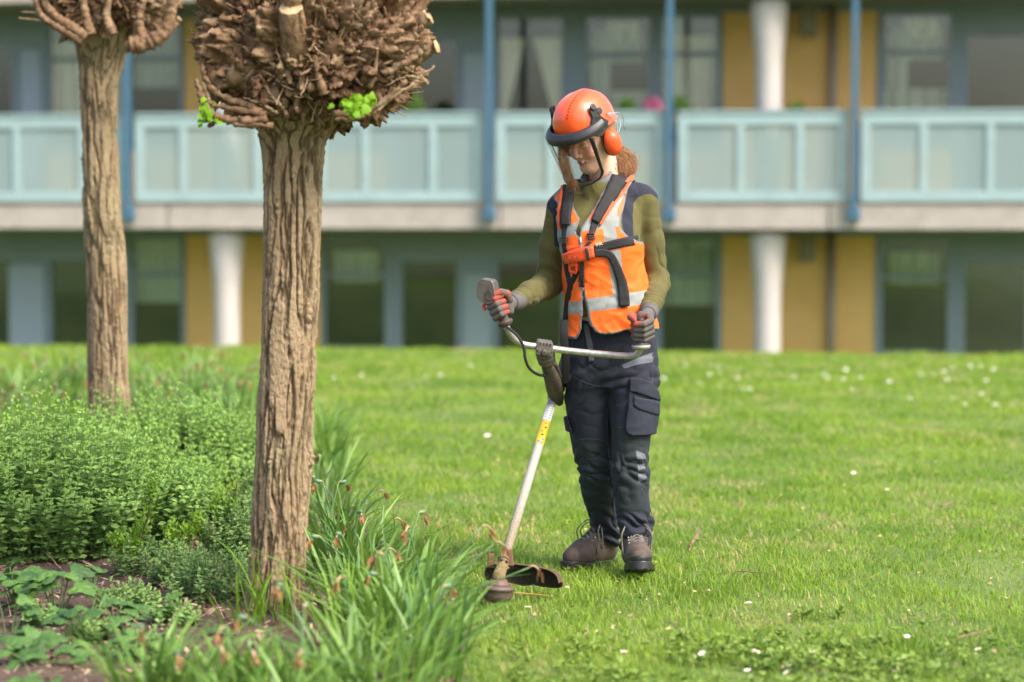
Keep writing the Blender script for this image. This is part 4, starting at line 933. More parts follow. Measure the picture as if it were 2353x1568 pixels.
    D([(652, 560), (615, 600), (590, 650), (588, 730), (584, 840), (586, 935)], [7, 7, 7, 8, 11, 12], off=.012)
    D([(688, 620), (780, 598), (880, 575), (960, 558), (1045, 548)], [17, 20, 21, 22, 22]); D([(685, 655), (760, 652), (815, 672), (850, 730), (885, 820), (910, 900), (925, 1000), (930, 1100)], [17, 18, 18, 18, 20, 23, 25, 25], off=.008, n=44)
    D([(905, 1104), (942, 1102)], [5, 5], simple('black_label', (.03, .01, .01), .6), 'size_tag', .004, .001, 6)
    for (x, y, w_, h_, r_) in ((437, 547, 54, 56, .1), (657, 515, 62, 62, -.25)):
        for yy, hh in ((-h_*.32, 14), (0, 14), (h_*.32, 14)):
            D([(x-w_/2-yy*r_, y+yy-r_*8), (x+w_/2-yy*r_, y+yy+r_*8)], [hh*.2748]*2, blk, 'slide_buckle', .007, .006, 6, .6)
    bk = D([(452, 700), (500, 680), (560, 665), (620, 650), (678, 640)], [24, 27, 31, 30, 25], plorg, 'chest_buckle', .010, .010, 14, .6)
    D([(622, 610), (630, 660), (640, 706)], [7, 7, 7], blk, 'buckle_slot', .0215, .001, 8)
    r = hit(A, *Z2([(518, 684)])[0]); text_obj('lettering', 'STIHL', .0175, np.array(r[0])+np.array([0.0, -.031, 0]), (1, .05, .12), (0, 0, 1), simple('buckle_relief', lin((196, 62, 30)), .45), hn)
    D([(500, 745), (552, 740)], [11, 11], plorg, 'ring_buckle', .008, .008, 6); D([(497, 800), (547, 815)], [5, 5], plorg, 'ring_buckle', .008, .008, 6); D([(500, 745), (496, 800)], [4, 4], plorg, 'ring_buckle', .008, .008, 6); D([(553, 740), (545, 815)], [4, 4], plorg, 'ring_buckle', .008, .008, 6)
    V, F = tube(smooth_path([P(1297, 735, 8.56), P(1296, 775, 8.56), P(1300, 830, 8.585), P(1298, 880, 8.62)], 20), .004, 10, squash=3.8); mb = MB(); mb.add(V, F); mb.build('hip_strap', web, hn)
    mb = MB(); V, F = tube(smooth_path([P(1470, 430, 8.70), P(1480, 440, 8.76), P(1460, 520, 8.80), P(1400, 600, 8.80)], 20), .02, 8, squash=.2); mb.add(V, F); V, F = tube(smooth_path([P(1310, 440, 8.70), P(1300, 460, 8.76), P(1340, 540, 8.80), P(1400, 600, 8.80)], 20), .02, 8, squash=.2); mb.add(V, F); mb.build('back_strap', web, hn)
    # ---- boots
    lea = simple('brown_boot_leather', lin((86, 72, 62)), .75, var=(25, .9), col2=lin((52, 43, 37)), bump=(160, .5, .003)); rub = simple('black_rubber', (.012, .012, .012), .35, var=(60, .6), col2=(.03, .03, .028)); lace = simple('speckled_laces', (.015, .014, .013), .8, var=(500, 1), col2=(.3, .27, .22))
    def boot(heel, dirv, pitch, toecap):
        dx = nrm([dirv[0], dirv[1], 0]); sd = np.cross([0, 0, 1], dx); A1 = dx*math.cos(pitch)+np.array([0, 0, math.sin(pitch)]); A3 = np.cross(A1, sd); Mb = np.stack([A1, sd, A3], 0).astype(np.float32); hh = np.asarray(heel, np.float32)
        lc = lambda p: (p-hh)@Mb.T; wc = lambda q: np.asarray(q, float)@Mb+hh
        def outline(q, g=0):
            z = np.zeros(len(q), np.float32); qq = np.stack([q[:, 0], q[:, 1], z], 1); return chain(qq, [(.036, 0, 0), (.11, .002, 0), (.19, .004, 0), (.235, .002, 0)], [.036+g, .034+g, .047+g, .040+g], .02)
        def sole(p):
            q = lc(p); tr_ = .004*np.sign(np.sin(q[:, 0]*210)); o_ = outline(q, .002); return np.maximum(o_, np.maximum(-q[:, 2]+np.maximum(tr_, 0)*(np.abs(q[:, 1]) > .012), q[:, 2]-.024-.008*sstep(.2, .26, q[:, 0])))
        def upper(p):
            q = lc(p); d = chain(q, [(.042, 0, .055), (.12, 0, .056), (.19, .002, .050), (.232, .002, .044)], [.037, .040, .043, .034], .02)
            d = smin(d, chain(q, [(.062, 0, .085), (.060, 0, .165)], [.046, .048], .02), .03); d = smin(d, cone(q, (.085, 0, .11), (.175, 0, .068), .038, .034), .02); return np.maximum(np.maximum(d, .018-q[:, 2]), outline(q, .004) if False else d)
        lo = np.minimum(hh, wc((.28, 0, 0)))-.09; hi = np.maximum(hh, wc((.28, 0, 0)))+.09; lo[2] = -.03; hi[2] = .22
        o = SDFObj(upper, lo, hi, .003); o.push(.0015*folds(o.V, A1, 30, 10, 91)); b_ = o.obj('boot', lea, root); s_ = SDFObj(sole, lo, hi, .0025); s_.obj('sole', rub, b_)
        if toecap:
            tc = SDFObj(lambda p: np.maximum(upper(p)-.0035, np.maximum(.212-lc(p)[:, 0], lc(p)[:, 2]-.050)), lo, hi, .0025); tc.obj('toe_cap', rub, b_)
        pad = SDFObj(lambda p: np.abs(chain(lc(p), [(.060, 0, .150), (.060, 0, .170)], [.0485, .0485], .02))-.004 if False else np.maximum(np.abs(chain(lc(p), [(.062, 0, .145), (.060, 0, .175)], [.050, .051], .02))-.004, np.abs(lc(p)[:, 2]-.158)-.012), lo, hi, .003); pad.obj('ankle_collar', simple('boot_lining', (.035, .03, .028), .9, bump=(300, .4)), b_)
        mb = MB(); rr = np.random.default_rng(5)
        tops = []
        for i, l in enumerate(np.linspace(.105, .175, 5)):
            h = np.interp(l, [.105, .175], [.150, .107]); 
            for s in (1, -1):
                pth = smooth_path([wc((l, -s*.026, h-.016)), wc((l+.004, 0, h+.003)), wc((l+.013, s*.026, h-.022))], 10); V, F = tube(pth, .0026, 6); mb.add(V, F)
        k0 = wc((.108, 0, .148))
        for s in (1, -1):
            for q in range(2):
                L = [k0, wc((.115, s*.03, .160+.01*q)), wc((.13+.02*q, s*.052, .135)), wc((.125+.02*q, s*.052, .10)), wc((.12+.03*q, s*.048, .07-.02*q))]; V, F = tube(smooth_path(L, 16), .0026, 6); mb.add(V, F)
        mb.build('laces', lace, b_, smooth=True)
        mb = MB()
        for l in np.linspace(.105, .175, 5):
            h = np.interp(l, [.105, .175], [.150, .107])
            for s in (1, -1): V, F = lathe([(.0055, 0), (.0055, .003), (.003, .004)], wc((l, s*.028, h-.018)), nrm(A3+s*sd), 10); mb.add(V, F)
        mb.build('eyelet', simple('eyelet_metal', (.25, .22, .2), .4, metal=.7), b_)
        return b_, wc
    hA = P(1412, 1300, 8.875); hA[2] = -.008; b1, _ = boot(hA, (-.70, -.71), .03, False)
    hB = np.array([P(1456, 1300, 8.63)[0], 8.605, -.004]); b2, wc = boot(hB, (.03, -1.0), .20, True)
    mb = MB(); V, F = tube(smooth_path([P(1432, 1268, 8.70), P(1440, 1264, 8.70), P(1446, 1272, 8.70), P(1440, 1276, 8.70), P(1433, 1270, 8.70)], 16), .0028, 6); mb.add(V, F); mb.build('pull_loop', simple('yellow_loop', (.62, .36, .02), .6), b1)
    # ---- gloves
    gl, t, b = new_mat('knit_glove'); n1 = noise_n(t, 120, 4, .6); wv = N_(t, 'ShaderNodeTexWave'); wv.inputs['Scale'].default_value = 110; wv.bands_direction = 'Z'; wv.inputs['Distortion'].default_value = 3; g_ = N_(t, 'ShaderNodeNewGeometry'); t.links.new(g_.outputs['Position'], wv.inputs['Vector'])
    c = mixc(t, wv.outputs['Fac'], lin((74, 69, 66)), lin((104, 98, 93))); c2 = mixc(t, maprange(t, n1, .35, .65, 0, .7), lin((166, 76, 58)), lin((110, 62, 52))); c = mixc(t, maprange(t, attr_n(t, 'palm'), -.001, .001, 1, 0), c, c2)
    t.links.new(c, b.inputs['Base Color']); b.inputs['Roughness'].default_value = .85; add_bump(t, b, wv.outputs['Fac'], .5, .002)
    def glove(Cg, A_, Bd, wrist, thumb_to, flip=1, sc_=1.0):
        """Cg grip centre, A_ grip axis towards the thumb, Bd from grip towards the palm"""
        A_ = nrm(A_); Bd = nrm(np.asarray(Bd)-A_*np.dot(Bd, A_)); T_ = np.cross(A_, Bd)*flip; Cg = np.asarray(Cg, float)
        pt = lambda ang, rad, a: Cg+A_*a+(Bd*math.cos(R(ang))+T_*math.sin(R(ang)))*rad
        fing = []
        for a, L in ((.031, 1.0), (.0105, 1.06), (-.0100, 1.0), (-.0295, .86)):
            rb = .0105*sc_ if L > .9 else .0092; fing.append(([pt(28, .040, a*1.05), pt(78, .038, a*1.06), pt(140, .031, a*1.04), pt(200, .029, a), pt(200+62*L, .027, a*.98)], [rb*1.12, rb*1.1, rb, rb*.97, rb*.88]))
        th_p = [pt(-38, .046, .010), pt(-58, .043, .030), pt(-100, .034, .043), pt(-150, .029, .046)] if thumb_to == 'over' else [pt(-30, .044, .012), pt(-45, .042, .034), pt(-85, .033, .050), pt(-140, .026, .052)]
        th = (th_p, [.0145, .0135, .0118, .0095]); w_ = np.asarray(wrist, float)
        def f(p):
            pc = pt(0, .040, 0); d = cone(p, pt(-14, .042, .028), pt(-14, .042, -.028), .0155, .0145); d = smin(d, cone(p, pt(16, .040, .030), pt(16, .040, -.030), .0135, .0125), .012)
            d = smin(d, cone(p, pt(-8, .046, 0), w_, .024, .026), .016)
            for pts, rs in fing:
                q = chain(p, pts, rs, .002); d = smin(d, q, .0025)
            return smin(d, chain(p, th[0], th[1], .003), .003)
        allp = np.array([x for pts, _ in fing+[th] for x in pts]+[w_]); o = SDFObj(f, allp.min(0)-.045, allp.max(0)+.045, .0019)
        ax = (o.V-Cg)@A_; rad = np.linalg.norm(o.V-Cg-ax[:, None]*A_, axis=1); bd = (o.V-Cg)@Bd
        tip = np.minimum.reduce([np.linalg.norm(o.V-np.array(p_[-1]), axis=1) for p_, _ in fing])-.016; tb = np.linalg.norm(o.V-np.array(th_p[-1]), axis=1)-.030
        palm = np.minimum(np.minimum(rad-.030, tip), np.minimum(tb, np.linalg.norm(o.V-np.array(th_p[1]), axis=1)-.016))
        g = o.obj('glove', gl, root, {'palm': palm})
        wd = nrm(w_-Cg); n_ = nrm(w_-(Cg+Bd*.03)); V, F = lathe([(.027, 0), (.032, .003), (.029, .010), (.033, .015), (.029, .021), (.034, .026), (.030, .033), (.034, .038), (.031, .046)], w_-n_*.012, n_, 28); mb = MB(); mb.add(V, F); mb.build('glove_cuff', simple('knit_cuff', lin((92, 88, 90)), .9, bump=(300, .6)), g, smooth=True)
    glove(GRIP_A, AX_A, BD_A, wA*.92+GRIP_A*.08, 'over', 1); glove(GRIP_B, AX_B, BD_B, wB*.9+GRIP_B*.1, 'over', -1)
    # ---- helmet with visor and ear defenders
    hm, t, b = new_mat('orange_helmet'); n1 = noise_n(t, 35, 5, .7); c = mixc(t, maprange(t, n1, .5, .75, 0, .5), lin((243, 88, 36)), lin((226, 72, 30)))
    t.links.new(c, b.inputs['Base Color']); b.inputs['Coat Weight'].default_value = .6; b.inputs['Coat Roughness'].default_value = .12; b.inputs['Specular IOR Level'].default_value = .45; t.links.new(maprange(t, n1, .3, .7, .2, .42), b.inputs['Roughness'])
    def shell_pt(th, ph, g=0):          # th round the head from the front (+ = her left), ph up
        a, bb = .098+g, .119+g; cz = .113+g; n = 2.25; cth, sth = math.cos(th), math.sin(th); r = (abs(cth/bb)**n+abs(sth/a)**n)**(-1/n); cph, sph = math.cos(ph), math.sin(ph)
        cr = np.sign(cph)*abs(cph)**.86; sr = abs(sph)**.92; x, y, z = r*sth*cr, r*cth*cr+.006, .057+cz*sr
        z += .0035*math.exp(-(x/.014)**2)*sph+.002*math.exp(-((abs(x)-.045)/.010)**2)*sph; return (x, y, z)
    nt_, npp = 96, 40; Vh = []
    rim = [(1.06, -.014), (1.045, -.008), (1.0, -.004)]
    for k, (s_, dz) in enumerate(rim):
        for i in range(nt_):
            th = 2*math.pi*i/nt_; x, y, z = shell_pt(th, 0); f_ = max(0, math.cos(th))**3; r2 = s_+(.12*f_ if k < 1 else .06*f_ if k < 2 else 0); back = .014*max(0, -math.cos(th)); Vh.append(hw((x*r2, y*r2, z+dz-.006*f_-back)))
    for j in range(npp):
        ph = math.pi/2*(j/(npp-1))*.999
        for i in range(nt_): Vh.append(hw(shell_pt(2*math.pi*i/nt_, ph)))
    nr = npp+len(rim); F = [(a*nt_+i, a*nt_+(i+1) % nt_, (a+1)*nt_+(i+1) % nt_, (a+1)*nt_+i) for a in range(nr-1) for i in range(nt_)]; F.append(tuple((nr-1)*nt_+i for i in range(nt_)))
    mb = MB(); mb.add(Vh, F); hel = mb.build('safety_helmet', hm, root, smooth=True); so = hel.modifiers.new('thick', 'SOLIDIFY'); so.thickness = .003; so.offset = -1
    def child(mb, name, mat, parent=hel, **k): return mb.build(name, mat, parent, **k)
    mb = MB()
    for k in range(15):
        ph = R(34+k*6.2); q = []; x0_ = .026
        for du in (-1, 1):
            for dv in (-1, 1):
                pp = ph+dv*R(1.1); rr_ = shell_pt(0, min(pp, math.pi-pp), .0) ; yy = rr_[1] if pp < math.pi/2 else -rr_[1]+.012; q.append((x0_+du*.0028, yy, rr_[2]-.003))
        c_ = np.mean(q, 0); c_ = np.array([c_[0], c_[1], c_[2]]); nvec = nrm([c_[0]*.8, c_[1]-.006, (c_[2]-.03)])
        V, F = lathe([(.0027, 0), (.0027, .0022)], hw(c_+nvec*.0012), nvec@M, 6); mb.add(V, F)
    child(mb, 'vent_holes', simple('vent_dark', (.05, .008, .004), .8))
    # visor carrier band
    nb_ = 61; prof = [(.002, .026), (.012, .022), (.024, .010), (.027, .002), (.026, -.013), (.021, -.014), (.018, -.004), (.002, .006)]; Vb = []
    for i in range(nb_):
        th = R(-78+156*i/(nb_-1)); e = abs(th)/R(78); x, y, z = shell_pt(th, 0); r0 = math.hypot(x, y-.008); s_ = 1-.30*e**3; lift = .012*e**2
        for r_, c_ in prof: rr_ = r0+.005+r_*s_+.006*math.cos(th)*(1-e); Vb.append(hw((rr_*math.sin(th), rr_*math.cos(th)+.008, .053+c_*(1-.15*e)+lift)))
    np_ = len(prof); F = [(i*np_+j, i*np_+(j+1) % np_, (i+1)*np_+(j+1) % np_, (i+1)*np_+j) for i in range(nb_-1) for j in range(np_)]; F += [tuple(range(np_)), tuple((nb_-1)*np_+j for j in range(np_))[::-1]]
    mb = MB(); mb.add(Vb, F); child(mb, 'visor_carrier', blk, smooth=False, bevel=.0015)
    for s in (1, -1):                      # side brackets up to the pivots
        mb = MB()
        pl = [(.058, .020), (.030, .0), (-.018, .012), (-.030, .030), (-.006, .060), (-.004, .092), (.012, .104), (.022, .094), (.024, .070), (.040, .050)]
        for (g0, g1) in ((.0, .007),):
            V = [hw((s*(.104-.10*max(0, z-.06)**1.15*2.2+.0+g-(.30*max(0, y-.03))), y, z)) for g in (g0, g1) for y, z in [(a_+.034, b_+.030) for a_, b_ in pl]]
            n_ = len(pl); mb.add(V, [tuple(range(n_)), tuple(range(n_, 2*n_))[::-1]]+[(i, (i+1) % n_, n_+(i+1) % n_, n_+i) for i in range(n_)])
        V, F = lathe([(.013, 0), (.013, .008), (.009, .010), (.004, .010)], hw((s*.090, .040, .130)), np.array([s, 0, .35])@M, 18); mb.add(V, F)
        V, F = lathe([(.014, 0), (.014, .007), (.006, .008)], hw((s*.097, .022, .108)), np.array([s, 0, .2])@M, 6); mb.add(V, F)
        child(mb, 'visor_bracket', blk, bevel=.001)
        mb = MB()
        for dy in (.008, -.010): V, F = tube(smooth_path([hw((s*.100, -.012, .082)), hw((s*.112, -.030+dy, .060)), hw((s*.122, -.030+dy, .030)), hw((s*.124, .0+dy*.5, .0))], 12), .0013, 6); mb.add(V, F)
        V, F = tube(smooth_path([hw((s*.100, -.012, .082)), hw((s*.116, -.060, .058)), hw((s*.112, -.070, .03)), hw((s*.110, -.062, -.005))], 14), .0014, 6); mb.add(V, F)
        child(mb, 'ear_cup_wire', simple('steel_wire', (.5, .5, .5), .3, metal=.9), smooth=True)
        cup = SDFObj(lambda p: smin(np.maximum(ell(hl(p), (s*.095, .008, -.022), (.034, .038, .050)), .012-s*(hl(p)[:, 0]-s*.082)), cone(hl(p), (s*.104, .008, -.006), (s*.104, .008, -.038), .024, .022), .012), HC-.19, HC+.19, .003)
        mu = cup.obj('ear_defender', hm if False else plorg, hel)
        cu = SDFObj(lambda p: np.maximum(np.maximum(ell(hl(p), (s*.094, .006, -.026), (.05, .036, .046)), s*(hl(p)[:, 0])-.101), .080-s*hl(p)[:, 0]), HC-.19, HC+.19, .003); cu.obj('cushion', blk, mu)
        if s > 0: text_obj('lettering', 'CE', .009, hw((.1365, .004, -.045)), (-f0*.9+e1*.1), up, simple('muff_print', (.12, .03, .02), .6), mu)
    # mesh visor: a curved net in a black frame
    def vis(tt, q): th = R(-76+120*tt); r_ = (.136+.030*max(0, 1-tt*1.6)**1.2)-.018*q; return hw((r_*math.sin(th), r_*math.cos(th)-.000, .036-(.172-.030*abs(2*tt-1)**3)*q))
    nu, nv = 40, 24; V = [vis(i/(nu-1), j/(nv-1)) for j in range(nv) for i in range(nu)]; F = [(j*nu+i, j*nu+i+1, (j+1)*nu+i+1, (j+1)*nu+i) for j in range(nv-1) for i in range(nu-1)]
    nm, t, b = new_mat('wire_mesh'); out = t.nodes['Material Output']; tr_ = N_(t, 'ShaderNodeBsdfTransparent'); df = N_(t, 'ShaderNodeBsdfDiffuse'); df.inputs[0].default_value = (.022, .02, .017, 1); mx = N_(t, 'ShaderNodeMixShader'); mx.inputs[0].default_value = .25
    t.links.new(tr_.outputs[0], mx.inputs[1]); t.links.new(df.outputs[0], mx.inputs[2]); t.links.new(mx.outputs[0], out.inputs[0])
    mb = MB(); mb.add(V, F); child(mb, 'visor_mesh', nm, smooth=True)
    edge_ = [vis(0, q) for q in np.linspace(0, .93, 10)]+[vis(x, 1.0) for x in np.linspace(.05, .95, 16)]+[vis(1, q) for q in np.linspace(.93, 0, 10)]; rr_ = np.concatenate([np.full(10, .0022), np.linspace(.0025, .004, 16), np.linspace(.008, .013, 10)])
    pp = smooth_path(edge_, 80); V, F = tube(pp, np.interp(np.linspace(0, 1, 80), np.linspace(0, 1, 36), rr_), 10, squash=.5); mb = MB(); mb.add(V, F); child(mb, 'visor_frame', blk, smooth=True)
    return root
# grips shared by the hands and the trimmer
GRIP_A = P(1147, 705, 8.36); AX_A = nrm(P(1128, 668, 8.37)-P(1163, 745, 8.36)); BD_A = nrm(wA-P(1147, 705, 8.36)+np.array([.0, .02, -.01]))
GRIP_B = P(1472, 755, 8.36); AX_B = nrm(np.array([-.05, -.45, .9])); BD_B = nrm(np.array([.35, .9, .35]))
if want('person'): build_person()
# ================================================================== string trimmer
def build_trimmer():
    root = empty('string_trimmer', (P(1143, 1390, 7.93)[0], 7.93, 0)); tag(root, 'dusty brushcutter with silver bicycle handlebar, long shaft and black string head held by the woman', 'grass trimmer')
    alu = simple('worn_aluminium', (.50, .49, .46), .38, metal=.75, var=(70, .8), col2=(.30, .27, .22), bump=(200, .15)); 
    dust, t, b = new_mat('dusty_shaft'); n1 = noise_n(t, 330, 4, .7); g_ = N_(t, 'ShaderNodeNewGeometry'); sx = N_(t, 'ShaderNodeSeparateXYZ'); t.links.new(g_.outputs['Position'], sx.inputs[0])
    dirt = maprange(t, sx.outputs[2], .52, .15, .18, .80); th_ = mathn(t, 'SUBTRACT', .78, mathn(t, 'MULTIPLY', dirt, .45)); k = mathn(t, 'GREATER_THAN', n1, th_)
    c = mixc(t, k, (.31, .295, .26), (.17, .13, .06)); t.links.new(c, b.inputs['Base Color']); b.inputs['Roughness'].default_value = .7; add_bump(t, b, n1, .6, .003)
    plas = simple('grey_plastic', lin((98, 92, 86)), .55, var=(25, .8), col2=lin((66, 60, 56)), bump=(180, .3, .002)); dk = simple('dark_plastic', lin((60, 56, 52)), .6, var=(40, .9), col2=lin((92, 78, 60)), bump=(160, .4, .002)); blk = simple('black_rubber_grip', (.02, .02, .02), .6, bump=(300, .5))
    def part(name, mat, VFs, parent=root, smooth=True, bevel=0):
        mb = MB()
        for V, F in VFs: mb.add(np.array(V), F)
        return mb.build(name, mat, parent, smooth=smooth, bevel=bevel)
    A = P(1273, 908, 8.72); B = P(1149, 1318, 7.96); d = nrm(A-B); E = A+d*.60
    part('shaft', dust, [tube([B+d*(np.linalg.norm(A-B)*t_) for t_ in np.linspace(.03, 1.0, 40)], .0160, 20)])
    part('shaft_sleeve', dk, [tube([A+d*.01, A+d*.3, E], .0165, 16)])
    # stickers on the shaft
    sidev = nrm(np.cross(d, [0, 1, 0])); fv = nrm(np.cross(sidev, d)); fv = fv if fv[1] < 0 else -fv
    def on_shaft(v_): 
        ts = np.linspace(0, 1, 400); pts = A+(B-A)*ts[:, None]; return pts[np.argmin(np.abs(proj(pts)[1]-v_))]
    for v0, v1, col, nm in ((938, 972, (.62, .62, .60), 'white_sticker'), (974, 1026, (.72, .40, .02), 'warning_sticker')):
        p0, p1 = on_shaft(v0), on_shaft(v1); n = 14; V = []; 
        for p in (p0, p1):
            for a in np.linspace(-1.25, 1.25, n): V.append(p+.0166*(sidev*math.sin(a)+fv*math.cos(a)))
        s_ = part(nm, simple(nm, col, .45, var=(300, .6), col2=tuple(x*.6 for x in col)), [(V, [(i, i+1, n+i+1, n+i) for i in range(n-1)])])
        ink = simple(nm+'_ink', (.03, .03, .03), .6); blu = simple(nm+'_blue', (.03, .16, .42), .6)
        if nm == 'white_sticker':
            for k_ in range(6): text_obj('lettering', 'oI:=8', .0095, p0+(p1-p0)*(.1+.15*k_)+fv*.0172, sidev if sidev[0] > 0 else -sidev, d, ink, s_, .0002)
        else:
            for k_, (tt, sx_, mm) in enumerate(((.12, 0, ink), (.30, -.004, ink), (.48, .005, ink), (.62, 0, ink), (.80, -.006, blu), (.92, .006, blu), (.94, -.005, blu))):
                c_ = p0+(p1-p0)*tt+sidev*sx_+fv*.0168; ax = nrm(fv); V, F = lathe([(.0045, 0), (.0045, .0008)], c_, ax, 3 if mm is ink and k_ % 2 == 0 else 12); part('symbol', mm, [(V, F)], s_, False)
    # handlebar
    hb = [P(*q) for q in ((1160, 742, 8.36), (1166, 756, 8.36), (1174, 770, 8.37), (1186, 783, 8.385), (1204, 792, 8.40), (1250, 799, 8.415), (1320, 808, 8.42), (1390, 815, 8.41), (1440, 818.5, 8.39), (1460, 816, 8.375), (1470, 806, 8.365), (1473, 797, 8.362))]
    part('handlebar', alu, [tube(smooth_path(hb, 110), .0120, 18)])
    # clamp over the bar, with slots and a wing screw
    cl = P(1250, 799, 8.415); ax = nrm(P(1320, 808, 8.42)-P(1204, 792, 8.40)); upv = nrm(np.array([.06, -.25, 1.0])); upv = nrm(upv-ax*np.dot(upv, ax)); fr = np.cross(ax, upv); fr = fr if fr[1] < 0 else -fr
    def obox(c, hx, hy, hz, X=ax, Y=fr, Z=upv, tp=1.0):
        V = [c+X*sx_*hx*(tp if sz > 0 else 1)+Y*sy*hy*(tp if sz > 0 else 1)+Z*sz*hz for sz in (-1, 1) for sy in (-1, 1) for sx_ in (-1, 1)]; return V, [(0, 2, 3, 1), (4, 5, 7, 6), (0, 1, 5, 4), (2, 6, 7, 3), (0, 4, 6, 2), (1, 3, 7, 5)]
    ck = part('handlebar_clamp', plas, [obox(cl+upv*.008, .033, .024, .0175, tp=.8)], smooth=False, bevel=.005)
    part('clamp_slots', dk, [obox(cl+ax*x+upv*.019+fr*.0205, .0022, .002, .0055) for x in (-.018, -.006, .006, .018)], ck, False, .0008)
    part('wing_screw', dk, [obox(cl+fr*.026-upv*.012, .030, .006, .008, tp=.7), lathe([(.012, -.008), (.012, .006), (.007, .009)], cl+fr*.028-upv*.010, fr, 18)], ck, False, .002)
    dn = nrm(P(1262, 858, 8.50)-cl); part('clamp_body', plas, [lathe([(.026, .012), (.032, .016), (.033, .030), (.031, .032), (.033, .035), (.033, .048), (.030, .051), (.032, .055), (.031, .068), (.022, .080), (.018, .090)], cl, dn, 30)], ck)
    # housing arm down to the shaft
    q0, q1, q2, q3 = P(1256, 838, 8.47), P(1268, 870, 8.55), P(1276, 900, 8.66), P(1287, 928, 8.70)
    part('support_housing', dk, [tube(smooth_path([q0, q1, q2, q3], 16), [.020, .021, .023, .025, .027, .028, .029, .030, .030, .030, .029, .028, .026, .022, .017, .012], 14), tube(smooth_path([P(1272, 832, 8.50), P(1284, 862, 8.6), P(1293, 896, 8.68)], 10), .010, 8), tube([A-d*.015, A+d*.06], [.021, .027], 18)])
    # cable
    part('cable', simple('black_cable', (.015, .015, .016), .4, bump=(900, 1, .003)), [tube(smooth_path([P(*q) for q in ((1164, 752, 8.33), (1176, 760, 8.335), (1192, 776, 8.34), (1204, 800, 8.35), (1207, 825, 8.36), (1216, 846, 8.39), (1232, 859, 8.43), (1248, 863, 8.46), (1260, 858, 8.50))], 60), .0052*(1+.12*np.sin(np.arange(60)*2.6)), 10)])
    # throttle handle (her right hand)
    c0 = P(1162, 744, 8.36); axa = AX_A; th = part('throttle_grip', dk, [lathe([(.008, -.014), (.012, -.012), (.024, -.004), (.028, .004), (.027, .009), (.019, .012), (.0165, .018), (.0175, .06), (.0165, .10), (.017, .115)], c0, axa, 24)])
    hc = P(1122, 671, 8.36); Xh = nrm(np.array([1, -.35, -.25])); Zh = nrm(axa*1.0+np.array([.0, 0, .25])); Zh = nrm(Zh-Xh*np.dot(Zh, Xh)); Yh = np.cross(Xh, Zh)
    hv = [(-.030, -.024), (-.036, .002), (-.034, .034), (-.026, .044), (.010, .047), (.018, .040), (.036, -.004), (.036, -.030), (.016, -.040), (-.014, -.038)]
    def extr(pl, y0, y1, c=hc, tap=.86):
        n = len(pl); V = [c+Xh*x*s+Zh*z*s+Yh*y for y, s in ((-y1, tap), (-y0, 1), (y0, 1), (y1, tap)) for x, z in pl]; F = [tuple(range(n)), tuple(3*n+i for i in range(n))[::-1]]
        for r_ in range(3): F += [(r_*n+i, r_*n+(i+1) % n, (r_+1)*n+(i+1) % n, (r_+1)*n+i) for i in range(n)]
        return V, F
    ho = part('throttle_housing', plas, [extr(hv, .016, .027)], smooth=False, bevel=.0035)
    part('switch_cover', dk, [extr([(.006, -.022), (.002, .006), (.012, .016), (.026, .0), (.028, -.022)], .028, .030, tap=.95), extr([(-.0362, -.02), (-.0372, .03), (-.034, .036), (-.033, -.02)], .004, .006)], ho, False, .001)
    part('throttle_trigger', simple('orange_trigger', lin((214, 74, 40)), .5), [tube(smooth_path([hc+Xh*.004-Zh*.036, hc-Xh*.006-Zh*.052, hc+Xh*.004-Zh*.066], 8), .006, 8)], ho)
    # left grip
    g0 = P(1473, 797, 8.362); part('hand_grip', blk, [lathe([(.0125, -.010), (.014, -.006), (.026, -.002), (.031, .004), (.030, .009), (.017, .016), (.0155, .022), (.0165, .05), (.0155, .085), (.0165, .098), (.010, .101), (.0, .101)], g0, AX_B if False else nrm(GRIP_B-g0+np.array([0, 0, 0.0])), 26)])
    part('grip_flange', simple('pale_grip_flange', lin((150, 146, 140)), .5, var=(40, .6)), [lathe([(.013, -.012), (.030, -.006), (.0335, .002), (.031, .006), (.017, .014)], g0, nrm(GRIP_B-g0), 26)])
    # gearbox, guard and string head
    hd = P(1143, 1393, 7.92); hd[2] = .004; tilt = nrm(np.array([.05, .02, 1.0])); brown = simple('soil_stained_plastic', lin((96, 80, 70)), .55, var=(60, .8), col2=lin((64, 52, 46)), bump=(220, .3, .002), stretch=(1, 1, 6)); mud = simple('dried_grass_mud', lin((150, 130, 88)), .95, var=(170, 1), col2=lin((92, 76, 48)), bump=(220, 1, .008))
    ch = part('string_head', brown, [lathe([(.0, 0), (.020, .0), (.034, .004), (.045, .014), (.050, .026), (.0495, .031), (.0505, .033), (.0500, .043), (.0535, .045), (.0535, .052), (.048, .056), (.043, .060)], hd, tilt, 48)])
    part('head_ring', simple('rusty_red_ring', lin((104, 74, 64)), .6, var=(80, .8), col2=lin((80, 60, 52))), [lathe([(.041, .058), (.036, .066), (.030, .072), (.028, .078)], hd, tilt, 40)], ch)
    top = hd+tilt*.078; knuckle = B+d*.02
    part('gearbox', mud, [lathe([(.024, -.004), (.022, .010), (.019, .022), (.015, .030)], top, tilt, 24), tube(smooth_path([top+tilt*.005, top*.6+B*.4+tilt*.008, B+d*.03, B+d*.09], 16), [.016, .018, .019, .020, .0205, .0205, .020, .020, .0195, .019, .019, .0185, .0185, .018, .018, .0178], 18), tube([B+d*.060, B+d*.072],   .0215, 18), tube([B+d*.035-sidev*.024, B+d*.035+sidev*.026], .005, 8)])
    for q in (-1, 1): part('guard_bolt', dk, [lathe([(.006, 0), (.006, .006), (.003, .007)], B+d*.045+sidev*q*.010+fv*.018, fv, 6)])
